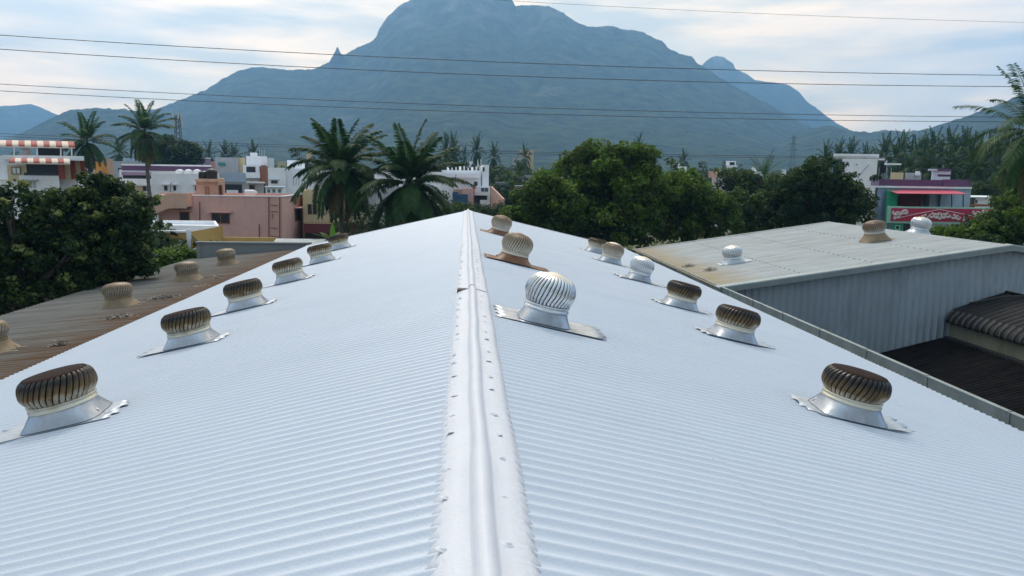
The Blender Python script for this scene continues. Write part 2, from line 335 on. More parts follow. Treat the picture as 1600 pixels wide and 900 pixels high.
# the rock spire on the left shoulder, part of the terrain
sp_ = at(527.5, 86, 2880.)
def spire():
    V = MB(); prof = [(26, -30), (19, -12), (14, 0), (10, 9), (6.5, 17), (3.5, 24), (.5, 29)]
    n = 11; vs_ = []
    for i, (r_, z) in enumerate(prof):
        for k in range(n):
            a = 2*math.pi*k/n; q = r_*(1+.25*math.sin(k*2.3+i)); vs_.append((sp_.x+q*math.cos(a), sp_.y+q*math.sin(a), sp_.z+z))
    V.add(vs_, [(i*n+k, i*n+(k+1) % n, (i+1)*n+(k+1) % n, (i+1)*n+k) for i in range(len(prof)-1) for k in range(n)])
    tag(V.build('mountain_rock_spire', MT, smooth=False), kind='structure')
spire()
mountain('hill_right', [(1120, 282), (1170, 250), (1215, 225), (1255, 204), (1285, 197), (1300, 197), (1330, 204), (1360, 207), (1385, 203), (1402, 205), (1420, 206), (1450, 201), (1490, 188), (1520, 178), (1560, 163), (1600, 146), (1700, 118), (1850, 100), (2100, 120)],
         1000, 2300, nx=620, nt_=120, seed=5.2, rough=.8)
mountain('hill_left', [(-500, 262), (-300, 250), (-100, 238), (0, 219), (40, 205), (75, 187), (95, 178), (110, 172), (130, 170), (150, 168.5), (175, 170), (200, 171), (225, 174), (260, 188), (300, 210), (350, 238), (420, 266)],
         1100, 2350, nx=520, nt_=110, seed=8.4, rough=.7)
mountain('hill_foot', [(140, 268), (200, 246), (260, 238), (330, 226), (390, 214), (440, 208), (500, 214), (580, 224), (700, 236), (780, 230), (850, 222), (930, 222), (1020, 232), (1120, 240), (1220, 252), (1350, 280)],
         900, 1900, nx=620, nt_=90, seed=3.3, rough=.8)
mountain('mountain_far_right', [(960, 200), (1040, 140), (1085, 108), (1096, 103), (1105, 94), (1112, 89), (1120, 87), (1130, 89), (1138, 94), (1146, 100), (1149, 108), (1165, 114), (1180, 125), (1200, 128), (1222, 130), (1235, 134), (1250, 145), (1260, 158), (1275, 168), (1290, 180), (1310, 194), (1330, 204), (1380, 222), (1500, 255)],
         3400, 4500, nx=420, nt_=80, seed=6.1, bushy=.5)
mountain('mountain_far_left', [(-600, 190), (-350, 176), (-150, 170), (0, 166), (30, 164), (48, 162.5), (60, 166), (78, 174), (100, 184), (140, 205), (190, 230), (260, 255)],
         3900, 4750, nx=300, nt_=60, seed=2.2, bushy=.4)
# air
def haze():
    m = bpy.data.materials.new('haze_air'); m.use_nodes = True; n = m.node_tree.nodes; l = m.node_tree.links
    n.remove(n['Principled BSDF']); v = n.new('ShaderNodeVolumePrincipled'); v.inputs['Color'].default_value = HAZE_C; v.inputs['Density'].default_value = HAZE_D
    v.inputs['Anisotropy'].default_value = HAZE_G
    l.new(v.outputs[0], n['Material Output'].inputs['Volume'])
    tag(MB().box(-5100, 5100, -700, 4900, -3, 1000).build('haze', m), kind='stuff')
HAZE_C = (.27, .55, .95, 1); HAZE_D = .00025; HAZE_G = .68
haze()
# ------------------------------------------------------------------ the white roof we look along
RZ, SL = 8.0, .228
PITCHW = .146
def wave(y, amp, k=2.2):
    """corrugation: rounded crests, slightly wider valleys"""
    return amp*np.cos(2*np.pi*y/PITCHW)
def scallop(y, p):
    """round-bottomed valleys meeting in narrow crests, from -1 to 1"""
    return 1-2*(np.sqrt(np.sin(np.pi*y/p)**2+.02)-.1414)/.8686
def corr_sheet(name, m, parent, x0, x1, zf, y0, y1, amp=.0185, lift=0., pitch=PITCHW, per=12, nx=2, jitter=.0, thick=.008, wob=.004, seed=0, edge=True, sharp=1.5):
    """corrugated sheeting between x0 (upper) and x1 (lower); crests run along x"""
    nyy = int((y1-y0)/pitch*per)+1; ys = np.linspace(y0, y1, nyy)
    xs = sorted(set(list(np.linspace(x0, x1, nx))+[v for v in np.arange(-9, 9.01, .35) if min(x0, x1) < v < max(x0, x1)]), reverse=x1 < x0) if name == 'roof_sheet' and per > 10 else list(np.linspace(x0, x1, nx)); pr = amp*(2*((np.cos(2*np.pi*ys/pitch)+1)/2)**sharp-1) if sharp < 2 else amp*scallop(ys, pitch)
    # sheets are ~7 waves wide: each lies a hair higher or lower than the next
    sh = np.floor((ys-y0)/(pitch*7)).astype(int); rs = np.random.RandomState(11+seed); js = (rs.rand(sh.max()+2)-.5)*jitter
    rows = []
    for i, x in enumerate(xs):
        wv = wob*(fbm(ys*.8+seed, ys*0+abs(x)*.7+seed*3, 3)-.5)*2
        rows.append(np.stack([np.full(nyy, x)+js[sh]*2, ys, zf(x)+pr+lift+js[sh]+wv], -1))
    if edge:
        rows.append(rows[-1].copy()); e = rows[-1].copy(); e[:, 2] -= thick; e[:, 0] += 1e-4*np.sign(x1-x0); rows.append(e)
        e2 = rows[-1].copy(); e2[:, 0] -= .05*np.sign(x1-x0); e2[:, 2] += .05*abs(zf(x1)-zf(x1-1)) ; rows.append(e2)
    V = np.concatenate(rows); nr = len(rows); i = np.arange((nr-1)*(nyy-1)); a = (i//(nyy-1))*nyy+i % (nyy-1)
    F_ = np.stack([a, a+1, a+nyy+1, a+nyy], -1)
    if edge: F_ = F_[(i//(nyy-1)) != len(xs)-1]
    if x1 > x0: F_ = F_[:, ::-1]
    return npmesh(name, V, F_, m, parent, smooth=False if per < 8 else True)

def white_shed():
    b = thing('factory_shed', (0, 0, 0), 'long factory shed under a white coated corrugated gable roof with a rolled ridge cap', 'factory shed')
    Y0, Y1 = -6.0, 39.7; laps = [0.06, 2.0, 3.98, 5.95, 8.4]
    for s in (-1, 1):
        for k in range(4):
            xa = laps[k]-(.14 if k else 0); xb = laps[k+1]
            sh = corr_sheet('roof_sheet', PAINT, b, s*xa, s*xb, lambda x: RZ-SL*abs(x)-.03, Y0, Y1, lift=(3-k)*.006, jitter=.002, seed=5*(s > 0), nx=6, sharp=2.4, per=14, wob=.004)
            if k < 3:
                # painted-over fastener on every fourth crest just above the lap
                sc_m = MB(); sc_m.lathe([(.026, 0), (.022, .007), (.011, .011), (.010, .022), (.006, .026), (0, .027)], 8)
                first = None
                for j in range(28):
                    yy = math.ceil(3.3/PITCHW)*PITCHW+j*4*PITCHW; jx = random.uniform(-.02, .02); x = s*(xb-.085+jx)
                    z = RZ-SL*abs(x)-.03+.0185+(3-k)*.006
                    if first is None: o = first = sc_m.build('roof_screw', PAINT, sh, True)
                    else: o = first.copy(); col.objects.link(o); o.parent = sh
                    o.location = (x, yy, z-.012); o.rotation_euler = (random.uniform(-.1, .1), s*.22, random.random()*3); o.scale = (.7, .7, random.uniform(.45, .55))
        # walls and barge boards
    W = 8.1
    z = RZ-SL*W-.1
    MB().box(-W, -W+.2, Y0, Y1-.3, 0, z).build('wall', CONC, b)
    MB().box(W-.2, W, Y0, Y1-.3, 0, z).build('wall', CONC, b)
    for yy in (Y0+.3, Y1-.5):
        MB().add([(-W+.2, yy, 0), (W-.2, yy, 0), (W-.2, yy, z), (0, yy, RZ-.1), (-W+.2, yy, z), (-W+.2, yy+.2, 0), (W-.2, yy+.2, 0), (W-.2, yy+.2, z), (0, yy+.2, RZ-.1), (-W+.2, yy+.2, z)],
                 [(0, 1, 2, 3, 4), (9, 8, 7, 6, 5), (0, 5, 6, 1), (1, 6, 7, 2), (4, 3, 8, 9)]).build('gable_wall', CONC, b)
    for s in (-1, 1):
        mb = MB(); xs = [0.0, s*8.42]
        P = []
        for x in xs:
            zz = RZ-SL*abs(x)
            P += [(x, Y1-.16, zz+.012), (x, Y1+.03, zz+.012), (x, Y1+.03, zz-.2), (x, Y1-.16, zz-.02)]
        mb.add(P, [(0, 1, 5, 4), (1, 2, 6, 5), (2, 3, 7, 6), (3, 0, 4, 7), (0, 3, 2, 1), (4, 5, 6, 7)]); mb.build('barge_board', PAINTCAP, b)
    # ridge cap in overlapping lengths, wings combed down over the corrugation
    seams = [-4.0, 11.93, 17.4, 27.2, 39.8]
    bm_ = MB(); bm_.lathe([(.024, -.004), (.022, .008), (.012, .014), (.010, .030), (.005, .036), (0, .036)], 8)
    firstb = None
    for i in range(len(seams)-1):
        ya, yb = seams[i], seams[i+1]; gap = .045 if abs(yb-11.93) < .01 else -.06
        yb2 = yb-.10 if gap > 0 else yb+.07
        n = max(int((yb2-ya)/.0092), 8); ys = np.linspace(ya, yb2, n)
        off = random.uniform(-.002, .002); lift = .0
        tapA, tapB = 1.05, .99     # each length is a shade wider at its near end and tucks under the next
        cols = []
        prof = [(-.245, 'c'), (-.215, .0), (-.14, .006), (-.075, .010), (-.062, .014), (-.052, .034), (-.034, .056), (-.012, .068), (.012, .068), (.034, .056), (.052, .034), (.062, .014), (.075, .010), (.14, .006), (.215, 0), (.245, 'c')]
        for x, h in prof:
            tt = (ys-ya)/(yb2-ya); rf = 1+.05*np.tanh((4.66-ys)/.06)*np.exp(-(ys-3.9)**2/1.2)+.03*np.sin(ys*1.9)+.02*np.sin(ys*4.3+1) if abs(x) < .07 else 1
            drift = .006*np.sin(ys*.7)+off+.004*np.sin(ys*2.9)
            if h == 'c':
                ph = 2*np.pi*ys/PITCHW; saw = ((ys/PITCHW+.30) % 1.0)
                cw = ((np.cos(ph)+1)/2)
                xx = x+np.sign(x)*(.050*(1-cw**2.2))+drift
                # the tooth tip bends down into the valley, its far side stays open
                zz = RZ-SL*np.abs(xx)-.03+.0185*scallop(ys, PITCHW)+.005+(.028 if x > 0 else .012)*np.exp(-((saw-(.20 if x > 0 else .80))/.07)**2)
            else:
                xx = x*rf+drift; zz = RZ-SL*np.abs(x)*.95+.022+h*rf+lift+.003*np.sin(ys*5.+x*9)+.0025*np.sin(ys*13.)
            cols.append(np.stack([xx, ys, zz], -1))
        # drop back under the tooth so that it has thickness
        V = np.concatenate(cols); nc = len(cols); q = np.arange((nc-1)*(n-1)); a = (q//(n-1))*n+q % (n-1)
        cap = npmesh('ridge_cap', V, np.stack([a, a+1, a+n+1, a+n], -1)[:, ::-1], PAINTCAP, b, True)
        sd = cap.modifiers.new('thickness', 'SOLIDIFY'); sd.thickness = .003; sd.offset = -1
        for s, x0 in ((-1, -.198), (1, .125)):
            y = math.ceil(ya/.51)*.51
            while y < yb and y < 20:
                if y > 2.8:
                    yy = y+random.uniform(-.10, .10); x = x0+random.uniform(-.018, .018)
                    if firstb is None: o = firstb = bm_.build('bolt', PAINTCAP, cap, True)
                    else: o = firstb.copy(); col.objects.link(o); o.parent = cap
                    o.location = (x, min(max(yy, ya+.02), yb-.05), RZ-SL*abs(x)+.030); o.rotation_euler = (random.uniform(-.35, .35), random.uniform(-.3, .3), 0)
                    k = random.uniform(.8, 1.3); o.scale = (k*random.uniform(1, 1.6), k*1.1, k*.36)
                y += .51
    MB().box(-.235, .07, 11.84, 12.02, RZ-.065, RZ+.012).build('seam_gap_shadow', DARK, b)  # dark strip added under the cap, standing in for shade in the gap
    # box gutter along the right eave, in metre-long lengths
    for j in range(18):
        ya = -2+j*2.2; yb = ya+2.19; w0 = 8.38; z0 = 5.93; dz = random.uniform(-.006, .006); m_ = MB()
        m_.box(w0, w0+.30, ya, yb, z0+dz, z0+.015+dz); m_.box(w0+.28, w0+.30, ya, yb, z0+.016+dz, z0+.235+dz); m_.box(w0+.235, w0+.33, ya, yb, z0+.236+dz, z0+.25+dz)
        m_.box(w0-.012, w0, ya, yb, z0+.0+dz, z0+.08+dz); m_.box(w0+.262, w0+.30+.006, yb-.03, yb+.01, z0+.02+dz, z0+.262+dz)
        m_.build('gutter', GUTTER, b)
white_shed()

# ------------------------------------------------------------------ turbine ventilators
def soot_metal(name, low, mid, top, z0, z1, rough=.38, metal=.75):
    """sheet metal whose soot deposit thickens towards the top plate"""
    m = mat(name, low, rough, metal, var=.15, scale=6)
    n = m.node_tree.nodes; l = m.node_tree.links; b = n['Principled BSDF']; src = b.inputs['Base Color'].links[0].from_socket
    co = n.new('ShaderNodeTexCoord'); sp = n.new('ShaderNodeSeparateXYZ'); l.new(co.outputs['Object'], sp.inputs[0])
    ns = n.new('ShaderNodeTexNoise'); ns.inputs['Scale'].default_value = 4.5; ns.inputs['Detail'].default_value = 5; l.new(co.outputs['Object'], ns.inputs['Vector'])
    ad = n.new('ShaderNodeMath'); ad.operation = 'MULTIPLY_ADD'; l.new(ns.outputs['Fac'], ad.inputs[0]); ad.inputs[1].default_value = .22; oi = n.new('ShaderNodeObjectInfo'); ov = n.new('ShaderNodeMath'); ov.operation = 'MULTIPLY_ADD'; ov.inputs[1].default_value = .12; l.new(oi.outputs['Random'], ov.inputs[0]); l.new(sp.outputs[2], ov.inputs[2]); l.new(ov.outputs[0], ad.inputs[2])
    mr = n.new('ShaderNodeMapRange'); mr.inputs[1].default_value = z0+.16; mr.inputs[2].default_value = z1+.16; l.new(ad.outputs[0], mr.inputs[0])
    r_ = n.new('ShaderNodeValToRGB'); e = r_.color_ramp.elements; e[0].position = 0; e[0].color = (0, 0, 0, 1); e[1].position = 1; e[1].color = (*top, 1)
    e2 = e.new(.5); e2.color = (*mid, 1); e[0].color = (*low, 1); l.new(mr.outputs[0], r_.inputs[0])
    l.new(r_.outputs[0], b.inputs['Base Color'])
    mr2 = n.new('ShaderNodeMapRange'); mr2.inputs[1].default_value = z0+.11; mr2.inputs[2].default_value = z1+.11; mr2.inputs[3].default_value = metal; mr2.inputs[4].default_value = metal*.25; l.new(ad.outputs[0], mr2.inputs[0])
    l.new(mr2.outputs[0], b.inputs['Metallic']); return m
V_SOOT = soot_metal('sooty_vane_metal', (.58, .55, .46), (.12, .075, .025), (.008, .006, .005), .30, .53, .36, .8)
V_SILV = mat('bright_vane_metal', (.58, .61, .64), .2, .95, var=.08, scale=5)
V_BRNZ = soot_metal('tarnished_vane_metal', (.55, .52, .44), (.26, .21, .14), (.10, .065, .035), .34, .74, .42, .6)
V_TANB = soot_metal('brown_dusted_vane_metal', (.50, .48, .44), (.21, .165, .105), (.10, .055, .028), .46, .82, .42, .7)
PLATE_SOOT = mat('sooty_top_plate', (.020, .009, .007), .8, .0, var=.5, scale=5, spec=.12); PLATE_SILV = mat('bright_top_plate', (.62, .58, .50), .35, .7, var=.3, scale=5, stain=.5, stain_c=(.25, .17, .1))
ALU = mat('weathered_aluminium_base', (.40, .44, .50), .36, .9, var=.2, scale=4, stain=.7, stain_c=(.14, .18, .23), bump=.15)
ALU2 = mat('painted_aluminium_base', (.42, .47, .53), .45, .35, var=.1, scale=5, stain=.5, stain_c=(.33, .32, .29))
FRPB = mat('brown_resin_base', (.17, .075, .03), .5, var=.3, scale=4, stain=.5, stain_c=(.05, .025, .015)); FRPT = mat('tan_resin_base', (.23, .17, .10), .6, var=.2, scale=4, stain=.5, stain_c=(.16, .09, .045))
INNER = mat('vane_gap_shade_fill', (.010, .009, .008), .9)

def make_turbine(name, label, group, vane_m, plate_m, base_m, flash_m, style, D=.81, plate='wide', base_h=.155):
    t = thing(name, (0, 0, 0), label, 'roof ventilator', group)
    rm = D/2
    # flashing sheet, corrugated like the roof and long down the slope
    pl = MB()
    if plate == 'wide': xa, xb, ya, yb = -.68, .86, -.40, .46
    elif plate == 'edge': xa, xb, ya, yb = -.62, .80, -.34, .40
    else: xa, xb, ya, yb = -.55, .70, -.36, .36
    ny = 60; nx_ = 14; V = []; ys = np.linspace(ya, yb, ny)
    for j, x in enumerate(np.linspace(xa, xb, nx_)):
        for y in ys:
            y = y*(1-.55*max(abs(x)-.42, 0)/.4) if y < 0 and plate == 'edge' else y
            r0 = max(abs(x)/.40, abs(y)/.36); flat = min(max((r0-1.0)*5, 0), 1)
            z = .012+.010*math.cos(2*math.pi*y/PITCHW)*flat
            edge_ = .0
            V.append((x+.03*math.sin(y*23), y, z+edge_))
    V = np.array(V); q = np.arange((nx_-1)*(ny-1)); a = (q//(ny-1))*ny+q % (ny-1)
    fl = npmesh('flashing', V, np.stack([a, a+1, a+ny+1, a+ny], -1)[:, ::-1], flash_m, t, True)
    sd = fl.modifiers.new('thickness', 'SOLIDIFY'); sd.thickness = .004; sd.offset = -1
    # throat: square-ish foot flaring into a round neck, with stiffening ribs
    n = 48; m_ = MB(); levels = 9; zt = base_h+.04; rn = rm*.84
    foot = (rn*1.22, rn*1.10) if base_m is ALU else (rn*1.40, rn*1.25)
    for i in range(levels):
        u = i/(levels-1); e = (1-u)**1.6; pw = 2+3.0*e
        for k in range(n):
            an = 2*math.pi*k/n; c, s_ = math.cos(an), math.sin(an)
            sup = (abs(c)**pw+abs(s_)**pw)**(-1/pw)
            rx = rn+(foot[0]-rn)*e; ry = rn+(foot[1]-rn)*e
            m_.v.append((c*sup*rx, s_*sup*ry, .02+zt*u))
    for i in range(levels-1):
        for k in range(n):
            k2 = (k+1) % n; m_.f.append((i*n+k, i*n+k2, (i+1)*n+k2, (i+1)*n+k)); m_.m.append(0)
    thr = m_.build('throat', base_m, t, True)
    rb = MB()
    for an in (20, 62, 118, 160, 205, 335):
        a_ = R(an); p0 = Vector((math.cos(a_)*foot[0]*1.02, math.sin(a_)*foot[1]*1.02, .05)); p1 = Vector((math.cos(a_)*(rn+.03), math.sin(a_)*(rn+.03), zt*.6)); p2 = Vector((math.cos(a_)*(rn+.004), math.sin(a_)*(rn+.004), zt*.9))
        rb.tube([p0, p1, p2], [.012, .010, .006], 6)
    rb.build('stiffening_rib', base_m, thr, True)
    z0 = zt+.02
    MB().lathe([(rn+.004, z0-.03), (rn+.016, z0-.028), (rn+.018, z0+.0), (rn+.006, z0+.004), (rn+.006, z0+.03), (rn+.018, z0+.034), (rn+.018, z0+.052), (rn-.03, z0+.055)], 48).build('collar', vane_m if style != 'cone' else base_m, t, True)
    zb = z0+.055
    # the spinning head
    if style == 'flat': H = .30; pw = 2.4; rt_ = rm*.79
    elif style == 'cone': H = .36; pw = 2.3; rt_ = rm*.62
    else: H = .41; pw = 2.1; rt_ = rm*.50
    nv = 36; lv = 12; hv = MB()
    def prof(u):   # radius of head at height fraction u
        if u < .42: return rm*(.84+.16*math.sin(u/.42*math.pi/2))
        w_ = (u-.42)/.58; return rt_+(rm-rt_)*(1-w_**pw)**(1/1.7)
    for k in range(nv):
        a0 = 2*math.pi*k/nv; base_i = len(hv.v)
        for i in range(lv+1):
            u = i/lv; tw = .26*u**1.2 if style != 'round' else .36*u; r_ = prof(min(u, .995))
            wd = 2*math.pi/nv*.80
            da = (0, wd*.35, wd*.78, wd)
            for j, q in enumerate(da):
                rr_ = r_-(.014, .000, .000, .014)[j]*(.6+.4*math.sin(u*math.pi)); an = a0+tw+q
                hv.v.append((rr_*math.cos(an), rr_*math.sin(an), zb+H*u))
        for i in range(lv):
            for j in range(3):
                p_ = base_i+i*4+j; hv.f.append((p_, p_+1, p_+5, p_+4)); hv.m.append(0)
    # scalloped foot of every vane
    for k in range(nv):
        a0 = 2*math.pi*(k+.5)/nv; c = Vector((math.cos(a0), math.sin(a0), 0)); tn = Vector((-c.y, c.x, 0)); r_ = rm*.86; wv = math.pi*r_/nv*.8
        p = c*r_; hv.add([p-tn*wv+Vector((0, 0, zb+.055)), p+tn*wv+Vector((0, 0, zb+.055)), c*(r_-.012)+tn*wv*.5+Vector((0, 0, zb-.006)), c*(r_-.012)-tn*wv*.5+Vector((0, 0, zb-.006)), c*(r_+.018)+Vector((0, 0, zb+.035))],
                         [(0, 1, 4), (1, 2, 4), (2, 3, 4), (3, 0, 4)])
    head = hv.build('rotor_vanes', vane_m, t, True)
    MB().lathe([(rm*.78*.9, zb+.01)]+[(prof(u)*.93-.012, zb+H*u) for u in (.1, .25, .45, .65, .8, .93)]+[(0.01, zb+H*.96)], 24).build('rotor_dark_fill', INNER, head, True)  # near-black filler added so the gaps between vanes look shaded
    if style == 'flat': tp = [(rt_+.012, -.020), (rt_+.018, -.008), (rt_+.006, .004), (rt_*.6, .012), (.05, .018), (0, .018)]
    else: tp = [(rt_+.014, -.022), (rt_+.022, -.012), (rt_+.010, .004), (rt_*.6, .022), (.07, .032), (.03, .040), (0, .041)]
    MB().lathe([(a, zb+H+b_) for a, b_ in tp], 40).build('top_plate', plate_m, t, True)
    return t
def slope_rot(s): return (0, math.atan(s), 0)
E_ = 'sooty flat-topped turbine vents along the outer slopes of the white roof'
def put(o, x, y, label, extra=0., sc_=1, rz=0.):
    s = SL if x > 0 else -SL
    rot = Matrix.Rotation(random.uniform(-.025, .025), 4, 'X') @ Matrix.Rotation(math.atan(s)+random.uniform(-.02, .02), 4, 'Y') @ Matrix.Rotation(rz + (math.pi if x < 0 else 0), 4, 'Z')
    o.rotation_euler = rot.to_euler(); o.location = (x, y, RZ-SL*abs(x)-.004+extra); o['label'] = label
    if sc_ != 1: o.scale = (sc_,)*3
    return o
soot = make_turbine('turbine_ventilator', '', E_, V_SOOT, PLATE_SOOT, ALU, ALU2, 'flat', .83, 'edge')
put(soot, -4.72, 8.75, 'largest and nearest soot-blackened turbine vent on the left slope of the white roof', rz=.1)
def cp(src, x, y, label, sc_=1, rz=0., group=None):
    o = copy_tree(src, (0, 0, 0), group=group); return put(o, x, y, label, sc_=sc_, rz=rz)
cp(soot, -4.75, 12.85, 'second dark turbine vent from the camera on the white roof left slope', .97, .7-.7)
cp(soot, -4.88, 16.6, 'third dark turbine vent from the camera on the white roof left slope', 1, .05)
cp(soot, -4.88, 20.8, 'fourth dark turbine vent from the camera on the white roof left slope', 1, -.06)
cp(soot, -4.92, 25.5, 'fifth dark turbine vent on the left slope, just before the last one', 1, .08)
cp(soot, -5.15, 30.6, 'farthest dark turbine vent on the left slope, just below the banana plant', 1, 0)
cp(soot, 4.62, 8.72, 'largest dark turbine vent on the right slope, with a rusty red top plate', .97, -.08)
cp(soot, 4.84, 13.4, 'dark flat-topped turbine vent behind the nearest one on the right slope', .99, .06)
cp(soot, 4.80, 16.75, 'third dark turbine vent up the right slope, before the silver round one', .96, 0)
cp(soot, 5.1, 29.9, 'farthest dark turbine vent on the right slope, half hidden by the bronze round one', .95, 0)
G2 = 'round-headed turbine vents on the white roof'
silv = make_turbine('turbine_ventilator', '', G2, V_SILV, PLATE_SILV, ALU, ALU, 'round', .72, 'wide')
put(silv, .99, 10.35, 'big shiny silver turbine vent with a round head beside the ridge cap', extra=.012)
cp(silv, 4.88, 21.3, 'smaller silver round-headed turbine vent midway along the right slope', .98, .1)
brz = make_turbine('turbine_ventilator', '', G2, V_BRNZ, PLATE_SILV, ALU, ALU2, 'round', .78, 'edge')
put(brz, 4.95, 26.0, 'tarnished bronze round-headed turbine vent with a pale base on the right slope', sc_=1)
bro = make_turbine('turbine_ventilator', '', G2, V_BRNZ, FRPB, FRPB, FRPB, 'round', .76, 'wide')
put(bro, 1.02, 17.8, 'tarnished turbine vent on a dark brown base behind the big shiny one', extra=.012)
cp(bro, 1.06, 26.6, 'small turbine vent on a brown base nearest the far end of the ridge', .98)

# ------------------------------------------------------------------ neighbouring rusty roof on the left
LS = .10
def left_shed():
    b = thing('left_shed', (0, 0, 0), 'low shed with a grey rust-streaked corrugated roof left of the white roof', 'shed'); b.name = 'rusty_roof_shed'
    zf = lambda x: 5.84+LS*(x+8.4)
    corr_sheet('roof_sheet', LROOF, b, -8.15, -14.8, zf, -2, 40.6, amp=.028, pitch=.22, per=10, nx=8, jitter=.006, wob=.012)
    MB().box(-14.5, -14.3, -2, 40.4, 0, 4.9).build('wall', CONC, b)
    MB().box(-14.3, -8.6, -2, -1.8, 0, 5.0).build('wall', CONC, b)
    w_ = MB(); z0, z1 = 6.0, 6.15
    # grey end wall standing above the sheets at the far end
    a = at(309, 378, 40.9); c_ = at(470, 375, 40.9)
    w_.box(a.x, -8.42, 40.7, 40.95, 0, a.z-.05); w_.box(a.x-.06, -8.40, 40.64, 41.02, a.z-.05, a.z+.03)
    w_.build('parapet_wall', CONC, b)
    k = 'turbine vents on the rusty left roof'
    t1 = make_turbine('turbine_ventilator', '', k, V_TANB, V_TANB, FRPT, FRPT, 'cone', .90, 'small', base_h=.25)
    spots = [(-11.2, 17.9, 'tan-based turbine vent on the rusty roof, cut by the left photo edge'), (-11.0, 24.1, 'tan-based brown turbine vent on the rusty roof beside the long dark heap of leaves'),
             (-10.95, 29.9, 'third tan-based turbine vent on the rusty roof, between two others'), (-11.15, 35.4, 'farthest tan-based turbine vent on the rusty roof, in front of the grey end wall')]
    for i, (x, y, lb) in enumerate(spots):
        o = t1 if i == 0 else copy_tree(t1, (0, 0, 0)); o['label'] = lb
        o.rotation_euler = (Matrix.Rotation(-math.atan(LS), 4, 'Y') @ Matrix.Rotation(math.pi+.3*i, 4, 'Z')).to_euler() if False else (0, -math.atan(LS), 0)
        o.location = (x, y, zf(x)-.01)
    return zf
lzf = left_shed()
def leaf_heap(x, y, z, lx, ly, n, label, s=0, pale=.2):
    rs = np.random.RandomState(40+s); V = []; F_ = []; mi = []
    for i in range(n):
        u = rs.randn(2)*.26; c = np.array([x+u[0]*lx, y+u[1]*ly, z+.02+abs(rs.randn())*.05*math.exp(-(u**2).sum()*3)]); c[2] += (c[0]-x)*LS*(1 if x < 0 else 0)+(c[0]-x)*(.15 if x > 0 else 0)
        a = rs.randn(3); a /= np.linalg.norm(a); a[2] *= .3; b_ = np.cross(a, rs.randn(3)*[.3, .3, 1]); b_ /= np.linalg.norm(b_); b_[2] *= .4; r_ = rs.uniform(.02, .055); o = len(V)
        V += [c-a*r_, c+b_*r_*.5, c+a*r_, c-b_*r_*.5]; F_.append((o, o+1, o+2, o+3)); mi.append(1 if rs.rand() < pale else 0)
    o = npmesh('leaf_heap', V, F_, [mat('dead_leaf_dark', (.022, .018, .016), .95, var=.4), mat('dead_leaf_pale', (.34, .30, .26), .9, var=.3)], mi=mi)
    tag(o, label, 'leaf litter', kind='stuff')
leaf_heap(-9.95, 24.9, lzf(-9.95), .95, .75, 420, 'long dark heap of dead leaves on the rusty left roof beside the second vent', 1)
leaf_heap(-9.55, 27.2, lzf(-9.55), .55, .9, 60, 'thin trail of pale dry leaves up the rusty left roof beyond the dark heap', 7, .9)
leaf_heap(-9.82, 21.4, lzf(-9.82), .7, .45, 200, 'middle heap of dead leaves on the rusty left roof, in front of the long dark one', 2, .45)
leaf_heap(-9.6, 17.8, lzf(-9.6), .45, .3, 120, 'small heap of dead leaves nearest the camera on the rusty left roof', 3, .3)
leaf_heap(-9.7, 29.6, lzf(-9.7), .6, .4, 110, 'faint heap of leaf scraps on the rusty roof beside the farthest vents', 4, .7)
RS = .15
rzf = lambda x: 6.14+RS*(min(x, 18.9)-8.6)-RS*max(x-18.9, 0)
leaf_heap(9.1, 30.4, rzf(9.1)+.02, .5, .35, 160, 'farther of two dark leaf heaps on the pale right roof near the silver vent', 5, .1)
leaf_heap(9.45, 28.7, rzf(9.45)+.02, .5, .35, 160, 'nearer of two dark leaf heaps on the pale right roof near the silver vent', 6, .1)

